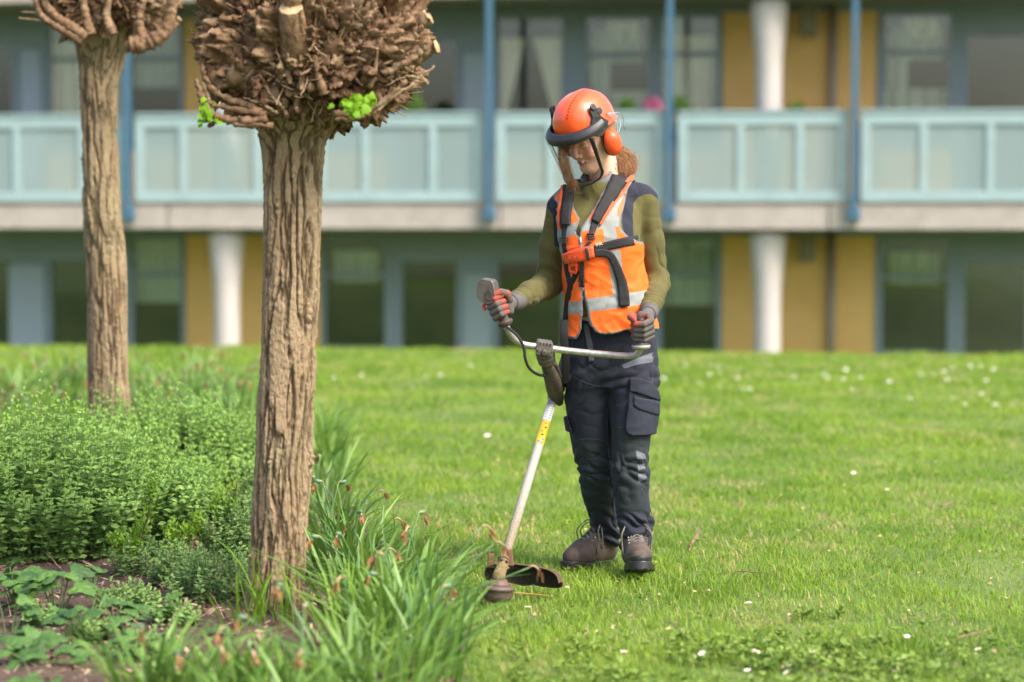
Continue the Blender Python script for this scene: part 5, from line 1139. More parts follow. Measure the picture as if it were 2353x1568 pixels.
    redm, t, b = new_mat('guard_plastic'); n1 = noise_n(t, 60, 5, .7); n2 = noise_n(t, 240, 4, .7); c = mixc(t, maprange(t, n1, .52, .6, 0, .9), (.016, .013, .009), (.030, .028, .014)); c = mixc(t, maprange(t, n2, .58, .66, 0, .8), c, (.12, .11, .03)); c = mixc(t, mathn(t, 'GREATER_THAN', attr_n(t, 'edge'), .5), c, mixc(t, maprange(t, n1, .4, .6), (.075, .05, .028), (.13, .04, .022)))
    t.links.new(c, b.inputs['Base Color']); b.inputs['Roughness'].default_value = .8; add_bump(t, b, n2, .8, .004)
    us = np.array([1113, 1117, 1124, 1150, 1175, 1200, 1225, 1250, 1270, 1283, 1290, 1294]); vt_ = np.array([1312, 1303, 1299, 1297, 1296, 1298, 1301, 1305, 1310, 1317, 1325, 1340]); vb = np.array([1322, 1332, 1335, 1338, 1340, 1347, 1345, 1350, 1352, 1352, 1350, 1346])
    ug = np.linspace(1113, 1294, 46); V = []; at = []; nv = 8
    for layer in (0, 1):
        for u_ in ug:
            s = (u_-1113)/181; Yc = 8.03+.085*math.sin(s*math.pi)**.8; a_, b_ = np.interp(u_, us, vt_), np.interp(u_, us, vb)
            for j in range(nv):
                q = j/(nv-1); V.append(P(u_, a_+(b_-a_)*q, Yc-.010*q)+np.array([0, .005*layer, 0])); at.append(1.0 if (q < .05 or q > .96) and layer == 0 or layer == 1 or s > .975 else 0.0)
    n = len(ug); F = []; o_ = n*nv
    for i in range(n-1):
        for j in range(nv-1): a_ = i*nv+j; F += [(a_, a_+1, a_+nv+1, a_+nv), (o_+a_, o_+a_+nv, o_+a_+nv+1, o_+a_+1)]
        F += [(i*nv, (i+1)*nv, o_+(i+1)*nv, o_+i*nv), (i*nv+nv-1, o_+i*nv+nv-1, o_+(i+1)*nv+nv-1, (i+1)*nv+nv-1)]
    for j in range(nv-1): F += [(j, o_+j, o_+j+1, j+1)]; a_ = (n-1)*nv+j; F += [(a_, a_+1, o_+a_+1, o_+a_)]
    # roof of the guard, leaning in over the string head
    base = len(V)
    for i, u_ in enumerate(ug):
        s = (u_-1113)/181; Yc = 8.03+.085*math.sin(s*math.pi)**.8; a_ = np.interp(u_, us, vt_); p = P(u_, a_, Yc)
        for k_, q in enumerate((0, .5, 1.0)): V.append(p+np.array([(-.02*(s-.2))*q, -.055*q, .012*q*(1-q)+.006*q])+np.array([0, 0, .001])); at.append(1.0)
    for i in range(n-1):
        for k_ in range(2): a_ = base+i*3+k_; F.append((a_, a_+3, a_+4, a_+1))
    gd = mesh_obj('guard', np.array(V), np.array(F), redm, root, attrs={'edge': at}, smooth=False)
    part('guard_bracket', simple('red_bracket', lin((104, 62, 48)), .8, var=(70, 1), col2=lin((96, 80, 50)), bump=(200, .7)), [obox(P(1168, 1282, 8.02), .018, .02, .026, np.array([1, 0, 0.]), np.array([0, 1., 0]), nrm([-.05, .1, 1]), .8), obox(P(1128, 1288, 8.03), .012, .014, .022, np.array([1, 0, 0.]), np.array([0, 1., 0]), nrm([.05, .1, 1]), .9)], gd, False, .004)
    part('cutter_blade', simple('blade_metal', (.3, .28, .25), .4, metal=.7), [obox(P(1226, 1350, 8.09), .003, .002, .010, np.array([1, 0, 0.]), np.array([0, 1., 0]), np.array([0, 0, 1.]))], gd, False)
    for sg in (-1, 1): part('nylon_line', simple('nylon_line', (.5, .22, .05), .4), [tube(smooth_path([hd+tilt*.035+np.array([sg*.045, 0, 0]), hd+tilt*.035+np.array([sg*.11, .02, -.008]), hd+tilt*.035+np.array([sg*.17, .05, -.02])], 12), .0013, 6)])
    # power head behind her back
    X0 = nrm(np.cross(d, [0, 0, 1])); Z0 = np.cross(X0, d)
    en = part('engine', plorg_engine(), [lathe([(.02, -.05), (.035, -.03), (.058, .0), (.064, .03), (.064, .09), (.056, .12), (.03, .13)], E-d*.02, d, 28)])
    part('fuel_tank', simple('white_tank', (.6, .6, .58), .4), [obox(E+d*.03-Z0*.06, .05, .045, .02, X0, d, Z0)], en, False, .01)
def plorg_engine(): return simple('engine_orange', lin((226, 92, 42)), .4)
if want('person'): build_trimmer()
# ================================================================== planting bed
TVL = np.array([(0, 0, 0), (-.26, .22, .05), (.26, .22, .05), (-.36, .55, .07), (.36, .55, .07), (0, 1, -.06), (0, .28, -.04), (0, .62, -.01)]); TFL = np.array([(0, 6, 1), (0, 2, 6), (1, 6, 7), (1, 7, 3), (6, 2, 4), (6, 4, 7), (3, 7, 5), (7, 4, 5)])
def stems_mesh(tips, bases, lean, r, n=4, sides=3):
    """many thin stems at once: quadratic path base -> tip"""
    N = len(tips); ts = np.linspace(0, 1, n); mid = bases+(tips-bases)*np.array([.35, .35, .6])
    pth = ((1-ts)**2)[None, :, None]*bases[:, None]+(2*ts*(1-ts))[None, :, None]*mid[:, None]+(ts**2)[None, :, None]*tips[:, None]
    th = np.arange(sides)*2*math.pi/sides; ring = np.stack([np.cos(th), np.sin(th), 0*th], 1)
    rr = np.asarray(r); rr = rr if rr.ndim else np.full(N, rr); V = pth[:, :, None]+ring[None, None]*(rr[:, None]*np.linspace(1, .6, n)[None])[:, :, None, None]
    F = []
    for i in range(n-1):
        for j in range(sides): F.append((i*sides+j, i*sides+(j+1) % sides, (i+1)*sides+(j+1) % sides, (i+1)*sides+j))
    F = np.array(F); F = (F[None]+np.arange(N)[:, None, None]*(n*sides)).reshape(-1, 4); return V.reshape(-1, 3), F, pth
def herb(name, cx, cy, rx, ry, H, nst, mat, stmat, label, cat, seed, leaf=.026, pairs=9, hfun=None, z0=0.0, group=None, low=.12):
    rg = np.random.default_rng(seed); a = rg.random(nst)*6.283; rr = np.sqrt(rg.random(nst)); fx, fy = rr*np.cos(a), rr*np.sin(a)
    h = H*(1-.50*rr**2.4)*(1+rg.normal(0, .11, nst)+.10*perlin(np.stack([fx*3+seed, fy*3, 0*fx], 1), 2)); h = np.maximum(h, .05); bx, by = cx+fx*rx*.82, cy+fy*ry*.82
    base = np.stack([bx, by, np.full(nst, z0)], 1); tip = np.stack([cx+fx*rx+rg.normal(0, .012, nst), cy+fy*ry+rg.normal(0, .012, nst), z0+h], 1)
    root = empty(name, (cx, cy, z0)); tag(root, label, cat, group)
    V, F, pth = stems_mesh(tip, base, 0, .0016, 6); mesh_obj('stems', V, F, stmat, root, attrs={'rnd': np.full(len(V), .3)})
    P_, D_, U_, S_, C_ = [], [], [], [], []
    axis = tip-base; axis /= np.linalg.norm(axis, axis=1)[:, None]
    for k in range(pairs):
        t = 1-(1-low)*(k/(pairs-1))**1.15; m = (base+(tip-base)*np.array([.35, .35, .6]))
        p = ((1-t)**2)*base+2*t*(1-t)*m+t*t*tip; az = rg.random(nst)*.8+k*1.57; sz = leaf*(.45+.75*min(1, k/3.0))*(1 if k < pairs-3 else .9)
        for s in (0, math.pi):
            el = (1.2 if k == 0 else .8 if k == 1 else .45-.05*k+rg.normal(0, .18, nst)); d = np.stack([np.cos(az+s), np.sin(az+s), np.full(nst, 0.)+el], 1)
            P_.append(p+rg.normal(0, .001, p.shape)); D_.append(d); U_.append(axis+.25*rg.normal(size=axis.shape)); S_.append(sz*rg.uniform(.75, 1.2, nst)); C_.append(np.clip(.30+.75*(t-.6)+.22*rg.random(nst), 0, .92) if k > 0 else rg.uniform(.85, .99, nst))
        if k == 0:
            for q in range(3): P_.append(p); D_.append(np.stack([.35*np.cos(az+q*2), .35*np.sin(az+q*2), np.ones(nst)], 1)); U_.append(rg.normal(size=axis.shape)); S_.append(np.full(nst, leaf*.5)); C_.append(np.full(nst, 1.0))
    p, d, u, s, c = map(np.concatenate, (P_, D_, U_, S_, C_)); V, F = scatter(TVL*np.array([.74, 1, 1]), TFL, p, rot_from(d, u), s); mesh_obj('leaves', V, F, mat, root, attrs={'rnd': np.repeat(c, len(TVL))}, smooth=False); return root
def lobed_leaf():
    ang = np.linspace(-2.5, 2.5, 29); V = [(0, 0, 0)]
    for i, a in enumerate(ang):
        r = .62+.26*math.cos(a*.5)**2+.20*math.cos(a*3.6)+(.075 if i % 2 else -.05); V.append((r*math.sin(a), .25+r*math.cos(a)*.95, -.20*r*r+.03*(1 if i % 2 else -1)))
    V += [(.45*math.sin(a), .25+.45*math.cos(a), .05*math.cos(a*6)) for a in ang]; F = []
    n = 29
    for i in range(n-1): F += [(0, 1+n+i+1, 1+n+i), (1+n+i, 1+n+i+1, 1+i+1), (1+n+i, 1+i+1, 1+i)]
    return np.array(V), np.array(F)
def leaf_plant(u, v, n, size, hh, mat, stm, label, seed, spread=.09, name='broad_leaf_plant'):
    g = G(u, v); rg = np.random.default_rng(seed); root = empty(name, (g[0], g[1], 0)); tag(root, label, 'plant')
    a = rg.random(n)*6.283; rr = spread*np.sqrt(rg.random(n)); tip = np.stack([g[0]+rr*np.cos(a), g[1]+rr*np.sin(a), hh*(1-.4*(rr/spread)**2)*rg.uniform(.7, 1.1, n)], 1); base = np.stack([g[0]+.25*rr*np.cos(a), g[1]+.25*rr*np.sin(a), np.full(n, .01)], 1)
    V, F, _ = stems_mesh(tip, base, 0, .0022, 6, 5); mesh_obj('leaf_stalks', V, F, stm, root, attrs={'rnd': np.full(len(V), .3)})
    TV, TF = lobed_leaf(); d = np.stack([np.cos(a)+.2*rg.normal(size=n), np.sin(a)-.35, -.15+.2*rg.normal(size=n)], 1); V, F = scatter(TV, TF, tip, rot_from(d, np.array([[0, 0, 1.]])+.22*rg.normal(size=(n, 3))+np.array([[0, -.25, 0]])), size*rg.uniform(.7, 1.15, n)*.62)
    mesh_obj('leaves', V, F, mat, root, attrs={'rnd': np.repeat(rg.random(n)*.9, len(TV))}); return root
def strap_leaves(base, az, L, wd, lean, bend, twist, nseg=9):
    """long ribbed narcissus leaves: V-shaped section, arching"""
    N = len(base); t = np.linspace(0, 1, nseg); dx = np.stack([np.cos(az), np.sin(az), 0*az], 1); out = lean[:, None]*t+bend[:, None]*t**2.6; up = t[None]-.42*bend[:, None]*t**3
    ctr = base[:, None]+dx[:, None]*(out*L[:, None])[..., None]+np.array([0, 0, 1.])*(up*L[:, None])[..., None]
    tg = np.gradient(ctr, axis=1); tg /= np.linalg.norm(tg, axis=2)[..., None]; sv = np.cross(tg, dx[:, None]+np.array([0, 0, .01])); sv = np.stack([-np.sin(az+twist), np.cos(az+twist), 0*az], 1)[:, None]*np.ones((1, nseg, 1)); nn = np.cross(tg, sv)
    wf = np.minimum(1, (1-t)*3.5)**.6*(.75+.25*np.minimum(1, t*4)); hw_ = (wd[:, None]*wf/2)[..., None]
    V = np.stack([ctr-sv*hw_+nn*hw_*.35, ctr, ctr+sv*hw_+nn*hw_*.35], 2).reshape(-1, 3); F = []
    for i in range(nseg-1):
        for j in range(2): a = i*3+j; F.append((a, a+1, a+4, a+3))
    F = (np.array(F)[None]+np.arange(N)[:, None, None]*nseg*3).reshape(-1, 4); return V, F, ctr
def petal_mesh(c, d, sz, rg):
    """a withered flower: twisted crumpled petals hanging from a bent neck"""
    Vs, Fs, off = [], [], 0
    for k in range(5):
        n = 7; t = np.linspace(0, 1, n); dd = nrm(nrm(d)+rg.normal(0, .30, 3)); s = nrm(np.cross(dd, rg.normal(size=3))); p = c+dd*(t*sz*rg.uniform(.6, 1.15))[:, None]+np.array([0, 0, -1.])*(t**2*sz*.25)[:, None]+rg.normal(0, sz*.05, (n, 3)); wv = sz*.20*np.sin(np.pi*np.clip(t*.85+.12, 0, 1))*rg.uniform(.6, 1.2)
        tw = rg.uniform(-2, 2)*t; s2 = s*np.cos(tw)[:, None]+np.cross(dd, s)*np.sin(tw)[:, None]; V = np.stack([p-s2*wv[:, None], p+np.cross(dd, s2)*wv[:, None]*.5, p+s2*wv[:, None]], 1).reshape(-1, 3); Vs.append(V)
        for i in range(n-1):
            for j in range(2): a = off+i*3+j; Fs.append((a, a+1, a+4, a+3))
        off += n*3
    return np.concatenate(Vs), np.array(Fs)
def build_plants():
    mint = foliage('catmint_leaf', (.035, .11, .026), (.33, .52, .11), trans=.25, nscale=9, rough=.55, spec=.45); mint2 = foliage('grey_catmint_leaf', (.07, .18, .04), (.32, .46, .15), trans=.25, nscale=9, rough=.6); mst = simple('green_stem', (.10, .17, .05), .7)
    lobm = foliage('crinkled_leaf', (.030, .085, .018), (.12, .24, .045), trans=.25, nscale=14, rough=.5, spec=.5); feath = foliage('fresh_feathery_leaf', (.12, .26, .02), (.30, .46, .05), trans=.35, nscale=12)
    t_ = lobm.node_tree; b_ = t_.nodes['Principled BSDF']; add_bump(t_, b_, noise_n(t_, 130, 3, .5), .6, .004)
    wood = simple('old_wood', (.11, .07, .045), .9, var=(80, .8), bump=(200, .5))
    # catmint mounds
    g = lambda u, v, z=0: G(u, v, z)
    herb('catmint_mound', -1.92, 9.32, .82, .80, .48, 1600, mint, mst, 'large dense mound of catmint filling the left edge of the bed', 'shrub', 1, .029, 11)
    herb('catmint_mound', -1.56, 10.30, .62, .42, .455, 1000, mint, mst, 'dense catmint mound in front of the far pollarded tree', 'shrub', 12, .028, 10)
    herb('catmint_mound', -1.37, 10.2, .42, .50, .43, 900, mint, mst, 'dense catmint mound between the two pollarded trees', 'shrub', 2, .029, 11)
    for i, (u, v, rx, H, n, lb) in enumerate(((500, 1385, .17, .18, 110, 'sparse greyish catmint sprouting left of the near trunk'), (415, 1350, .11, .15, 90, 'thin low catmint sprouts in the middle of the bare soil'), (545, 1290, .14, .22, 130, 'sparse catmint clump touching the left side of the near trunk'), (560, 1210, .13, .25, 120, 'taller thin catmint clump behind the near trunk'), (90, 1455, .05, .10, 22, 'tiny catmint sprig at the lower left corner'), (330, 1330, .12, .15, 50, 'low catmint sprouts beside the old woody stem'), (620, 1340, .12, .16, 70, 'catmint sprouts half hidden by the near trunk'), (400, 1450, .08, .09, 40, 'short catmint seedlings on the mulch in front of the sparse clumps'), (290, 1410, .11, .10, 60, 'low sprouting herb patch between the lobed leaves and the sparse catmint'), (210, 1480, .07, .07, 34, 'tiny herb seedlings in the middle of the lower left mulch'), (340, 1530, .09, .09, 50, 'herb seedlings near the bottom edge left of the daffodils'))):
        p = g(u, v); herb('catmint_sprouts', p[0], p[1], rx, rx, H, n, mint2, mst, lb, 'plant', 20+i, .022, 8, low=.05)
    # woody plants breaking into fresh leaf
    for (u, v, tops, lb, sd) in ((300, 1330, [(352, 1118, 330), (258, 1250, 300), (330, 1210, 300)], 'old woody stem with bright fresh feathery leaves beside the big catmint mound', 3), (470, 1290, [(512, 1135, 495), (545, 1110, 520), (450, 1200, 460)], 'slanting bare twigs with fresh leaves at the tips just left of the near trunk', 4), (395, 1290, [(395, 1220, 392), (430, 1230, 420)], 'short fresh-leaved shoots in the gap of the bed', 5)):
        p0 = g(u, v); rg = np.random.default_rng(sd); root = empty('sprouting_perennial', (p0[0], p0[1], 0)); tag(root, lb, 'plant'); SV, SF, off = [], [], 0; LP, LD, LS = [], [], []
        for (tu, tv, mu) in tops:
            tp = P(tu, tv, p0[1]+rg.uniform(-.05, .05)); md = P(mu, (v+tv)/2, p0[1]); pth = smooth_path([p0, md, tp], 18)+rg.normal(0, .002, (18, 3)); V, F = tube(pth, np.linspace(.006, .0025, 18), 6); SV.append(V); SF += [[x+off for x in f] for f in F]; off += len(V)
            for k in range(16):
                c = pth[min(17, int(4+13*rg.random()**.6))]
                for q in range(14): LP.append(c+rg.normal(0, .012, 3)+np.array([0, 0, .01*q/3])); LD.append(rg.normal(size=3)+np.array([0, 0, 1.1])); LS.append(rg.uniform(.012, .026))
        mesh_obj2('woody_stems', SV, SF, wood, root, {}); V, F = scatter(TVL*np.array([.55, 1, 1]), TFL, np.array(LP), rot_from(np.array(LD), rg.normal(size=(len(LP), 3))), np.array(LS)); mesh_obj('leaves', V, F, feath, root, attrs={'rnd': np.repeat(rg.random(len(LP))*.9, len(TVL))}, smooth=False)
    # leafy plants with big lobed leaves
    for i, (u, v, n, s, h, lb) in enumerate(((130, 1420, 15, .085, .19, 'tallest crinkled lobed leaves, at the foot of the big catmint mound'), (35, 1400, 12, .085, .15, 'crinkled lobed leaves cut by the left edge of the picture below the catmint'), (45, 1530, 9, .085, .10, 'pair of large drooping crinkled leaves in the lower left corner'), (200, 1445, 6, .075, .12, 'few crinkled leaves hanging on thin red stalks over bare soil'), (275, 1440, 6, .070, .07, 'low lobed leaves lying on the mulch'), (365, 1440, 5, .070, .09, 'small lobed plant under the grey catmint sprouts'), (450, 1470, 6, .080, .06, 'yellowing lobed leaves lying left of the near trunk'), (200, 1520, 6, .070, .05, 'flat lobed leaves on the mulch at the bottom'), (110, 1590, 9, .06, .05, 'low blurred leaves on the mulch along the bottom edge'), (330, 1500, 5, .07, .07, 'lobed leaves half hidden behind the front daffodil leaves'), (150, 1490, 8, .075, .13, 'lobed leaves on stalks between the tallest plant and the bottom corner'), (290, 1500, 7, .07, .09, 'crinkled leaves in the middle of the mulch at the bottom left'), (120, 1545, 8, .07, .07, 'low crinkled leaves just above the bottom edge at the left'), (340, 1400, 5, .055, .08, 'tiny lobed seedling leaves below the old woody stem'), (20, 1470, 8, .08, .14, 'drooping lobed leaves on the left edge, just under the tallest ones'), (210, 1380, 7, .06, .11, 'small lobed leaves right under the edge of the big mound'))):
        leaf_plant(u, v, n, s, h, lobm, mst, lb, 40+i)
    # mulch: bark chips, dead leaves and straws
    chip = simple('bark_chips', (.20, .12, .075), .95, var=(35, 1), col2=(.07, .04, .025)); dl, t, b = new_mat('dead_leaves'); c = mixc(t, attr_n(t, 'rnd'), (.12, .065, .035), (.42, .29, .19)); t.links.new(c, b.inputs['Base Color']); b.inputs['Roughness'].default_value = .8
    n = 9000; y = rng.uniform(5.6, 10.0, n); x = bed_edge(y)-.02-rng.random(n)**1.0*2.6; TVc = np.array([(-.5, -.2, 0), (.5, -.15, .05), (.45, .2, .1), (-.45, .22, .02), (0, 0, .16)]); TFc = np.array([(0, 1, 4), (1, 2, 4), (2, 3, 4), (3, 0, 4)])
    V, F = scatter(TVc, TFc, np.stack([x, y, rng.uniform(.008, .028, n)], 1), rot_from(rng.normal(size=(n, 3))*np.array([1, 1, .3]), np.array([[0, 0, 1.]])+.4*rng.normal(size=(n, 3))), rng.uniform(.008, .035, n)); o_ = mesh_obj('mulch', V, F, dl, None, attrs={'rnd': np.repeat(rng.random(n)**1.5, 5)}, smooth=False); tag(o_, 'bark mulch and dead leaf litter covering the bed', kind='stuff')
    n = 1500; y = rng.uniform(5.8, 9.6, n); x = bed_edge(y)-.1-rng.random(n)*2.3; bs = np.stack([x, y, rng.uniform(.01, .03, n)], 1); a = rng.random(n)*6.28; L = rng.uniform(.04, .2, n); tp = bs+np.stack([np.cos(a)*L, np.sin(a)*L, L*rng.uniform(0, .6, n)*(rng.random(n) < .45)], 1)
    V, F, _ = stems_mesh(tp, bs, 0, rng.uniform(.0008, .0022, n)); tag(mesh_obj('straw_litter', V, F, simple('dry_straw', (.38, .27, .16), .8, var=(20, 1), col2=(.2, .12, .07))), 'dry straw-coloured stalks strewn over the bed', kind='stuff')
    # narcissus clumps
    dm = foliage('narcissus_leaf', (.050, .145, .024), (.22, .36, .055), trans=.28, nscale=4, rough=.42, spec=.5); dmy = foliage('fresh_grass_leaf', (.08, .20, .012), (.22, .36, .03), trans=.35, nscale=5, rough=.45)
    wm, t, b = new_mat('withered_petal'); n1 = noise_n(t, 120, 4, .7); c = mixc(t, maprange(t, n1, .35, .65), (.42, .23, .085), (.20, .10, .04)); t.links.new(c, b.inputs['Base Color']); b.inputs['Roughness'].default_value = .8; out = t.nodes['Material Output']; tr = N_(t, 'ShaderNodeBsdfTranslucent'); t.links.new(c, tr.inputs[0]); mx = N_(t, 'ShaderNodeMixShader'); mx.inputs[0].default_value = .3; t.links.new(b.outputs[0], mx.inputs[1]); t.links.new(tr.outputs[0], mx.inputs[2]); t.links.new(mx.outputs[0], out.inputs[0])
    tanm = simple('papery_spathe', (.48, .34, .20), .7, var=(60, .8), col2=(.3, .17, .08)); podm = simple('green_seed_pod', (.10, .20, .10), .5, var=(60, .4)); stm = simple('narcissus_stalk', (.10, .20, .065), .5, var=(20, .5))
    def flower(root, base, hd, sz, rg, pod=False):
        pth = smooth_path([base, base+(hd-base)*np.array([.35, .35, .6]), hd], 12); mb = MB(); V, F = tube(pth, np.linspace(.0032, .0024, 12), 6); mb.add(V, F); st = mb.build('flower_stalk', stm, root, smooth=True)
        out_ = nrm((hd-base)*np.array([1, 1, 0])+rg.normal(0, .02, 3)*np.array([1, 1, 0])+1e-4); e = hd+out_*.020*sz+np.array([0, 0, .004]); nk = smooth_path([hd, hd+out_*.010*sz+np.array([0, 0, .006]), e, e+out_*.010*sz+np.array([0, 0, -.010])], 8); mb = MB(); V, F = tube(nk, [.003, .0045, .005, .0045, .004, .0035, .003, .0025], 6, squash=.6); mb.add(V, F); mb.build('papery_spathe', tanm, st)
        if pod: V, F = lathe([(.002, 0), (.0065, .006), (.0078, .013), (.006, .021), (.002, .026)], hd+out_*.004, nrm(out_+np.array([0, 0, .25])), 12); mb = MB(); mb.add(V, F); mb.build('seed_pod', podm, st, smooth=True)
        V, F = petal_mesh(nk[-1], np.array([out_[0]*.3, out_[1]*.3, -1.0]), .031*sz, rg); mesh_obj('withered_flower', V, F, wm, st, smooth=False)
    def clump(x, y, nl, Lm, sp, label, seed, heads=(), group=None, lean0=None, wid=.0128, mat=dm, nf=0, name='daffodil_clump', bend=.45):
        LS = 1.0 if name != 'daffodil_clump' or y > 9.6 else .76
        rg = np.random.default_rng(seed); root = empty(name, (x, y, 0)); tag(root, label, 'daffodil clump' if name == 'daffodil_clump' else 'grass tuft', group); a = rg.random(nl)*6.283; rr = sp*np.sqrt(rg.random(nl)); bs = np.stack([x+rr*np.cos(a), y+rr*np.sin(a), np.full(nl, .0)], 1); az = a+rg.normal(0, .7, nl)
        if lean0 is not None: k = rg.random(nl) < .6; az = np.where(k, lean0+rg.normal(0, .5, nl), az)
        V, F, _ = strap_leaves(bs, az, Lm*LS*rg.uniform(.6, 1.15, nl), wid*rg.uniform(.7, 1.15, nl), rg.uniform(.08, .62, nl), bend*rg.random(nl)**1.5*2.0, rg.normal(0, .5, nl)); mesh_obj('leaves', V, F, mat, root, attrs={'rnd': np.repeat(rg.random(nl)*.92, 27)})
        for (u, v, dy) in heads:
            hd = P(u, v, y+dy); flower(root, np.array([x+rg.normal(0, sp*.4), y+rg.normal(0, sp*.4), 0]), hd, 1.0, rg, pod=rg.random() < .4)
        for k in range(nf):
            a_ = rg.random()*6.28; hd = np.array([x+math.cos(a_)*sp*1.5, y+math.sin(a_)*sp*1.2, Lm*rg.uniform(.75, 1.0)]); flower(root, np.array([x+rg.normal(0, sp*.4), y+rg.normal(0, sp*.4), 0]), hd, 1.0, rg, pod=rg.random() < .3)
        return root
    cl = [  # ground pixel, leaves, length, spread, heads, label
        ((975, 1570), 70, .36, .10, [(880, 1275, .05), (1018, 1350, 0)], 'front daffodil clump at the right end of the bed, dark arching leaves', .3),
        ((965, 1500), 55, .34, .09, [(1215, 1305, 0), (1105, 1212, .0), (1135, 1250, 0)], 'daffodil clump whose green seed pods lean over the black trimmer head', None),
        ((905, 1520), 70, .38, .10, [(868, 1320, 0)], 'daffodil clump in the front row, second from its right end', None),
        ((930, 1440), 70, .38, .10, [(940, 1215, 0), (962, 1180, .1)], 'daffodil clump just behind the front row, nearest the trimmer guard', None),
        ((820, 1440), 75, .38, .10, [(888, 1265, 0), (785, 1228, .0), (735, 1235, 0)], 'daffodil clump right of the near trunk with three brown drooping heads', None),
        ((845, 1350), 70, .37, .10, [(822, 1178, 0), (905, 1195, 0), (806, 1205, 0)], 'daffodil clump with withered heads hanging low over the lawn', None),
        ((770, 1340), 70, .37, .10, [(778, 1110, .1), (742, 1108, .1)], 'daffodil clump close behind the near trunk on the lawn side', None),
        ((765, 1250), 60, .34, .11, [(725, 1098, 0), (868, 1130, 0)], 'daffodil clump in the middle of the lawn edge behind the near trunk', None),
        ((738, 1180), 50, .30, .10, [(735, 1050, 0)], 'blurred daffodil clump further back along the lawn edge', None),
        ((775, 1590), 70, .28, .10, [(650, 1345, -.1), (790, 1330, 0)], 'front-row daffodil clump right below the near trunk', None),
        ((660, 1630), 70, .25, .10, [(570, 1420, -.1), (700, 1395, 0)], 'front-row daffodil clump directly in front of the near trunk', None),
        ((560, 1635), 65, .26, .10, [(580, 1500, -.1), (520, 1445, -.1)], 'front-row daffodil clump left of the near trunk base', None),
        ((450, 1640), 60, .27, .09, [(505, 1490, -.1)], 'blurred daffodil clump at the bottom edge, below the yellowing leaves', None),
        ((350, 1640), 50, .33, .08, [(325, 1440, -.2), (400, 1500, -.2)], 'leftmost blurred daffodil clump at the bottom edge', None),
        ((720, 1690), 50, .28, .12, [], 'very blurred daffodil leaves on the bottom edge under the trunk', None), ((880, 1650), 60, .36, .12, [(700, 1500, -.3)], 'very blurred daffodil leaves on the bottom edge right of the trunk', None),
        ((742, 1120), 50, .28, .10, [], 'blurred daffodil clump beyond the near trunk, second row from the back', None), ((738, 1070), 50, .28, .12, [], 'blurred daffodil clump beyond the near trunk, where the bed narrows', None), ((736, 1030), 50, .28, .13, [], 'farthest blurred daffodil clump on the lawn edge right of the near trunk', None), ((735, 1000), 50, .26, .14, [], 'faint daffodil leaves at the far end of the lawn edge', None),
        ((590, 1700), 40, .28, .12, [], 'very blurred daffodil leaves on the bottom edge left of the trunk', None)]
    for i, ((u, v), nl, L, sp, hs, lb, ln) in enumerate(cl):
        p = g(u, v); clump(p[0], p[1], nl, L, sp, lb, 100+i, [(a, b, c) for a, b, c in hs], lean0=ln)
    far = [((560, 1060), 'behind the catmint, against the left side of the near trunk', 3), ((520, 1010), 'with orange withered heads just left of the near trunk', 4), ((470, 985), 'half way between the two trunks', 3), ((420, 975), 'right of the far trunk', 3), ((345, 985), 'close right of the far trunk base', 2), ((560, 960), 'far back beside the near trunk', 2), ((480, 930), 'far back between the trunks', 3), ((380, 915), 'farthest back right of the far trunk', 2), ((150, 1010), 'left of the far trunk with many brown heads', 6), ((60, 1020), 'at the left edge of the picture behind the catmint', 4), ((100, 930), 'far back at the left, brown heads against the facade', 3), ((20, 950), 'far back in the left corner of the lawn', 2), ((170, 910), 'far back just left of the far trunk', 2)]
    for i, ((u, v), lb, nf) in enumerate(far):
        p = g(u, v+25); yel = i in (8, 9); clump(p[0], p[1], 90, .40 if not yel else .36, .22, 'blurred daffodil clump '+lb, 200+i, nf=nf*2, wid=.012, mat=dmy if yel else dm)
    # long fresh grass round the foot of the near trunk
    for i, (u, v, n, L, lb) in enumerate(((618, 1440, 14, .30, 'long bright grass blades standing against the front of the near trunk'), (672, 1450, 14, .2, 'shorter bright grass blades at the right foot of the near trunk'), (560, 1455, 14, .2, 'bright grass blades at the left foot of the near trunk'), (800, 1500, 24, .26, 'bright green grass tuft among the front daffodils'), (960, 1380, 20, .2, 'bright grass tuft by the daffodil edge near the guard'))):
        p = g(u, v); clump(p[0], p[1]-.02, n, L, .06, lb, 300+i, wid=.008, mat=dmy, name='grass_tuft', bend=.25)
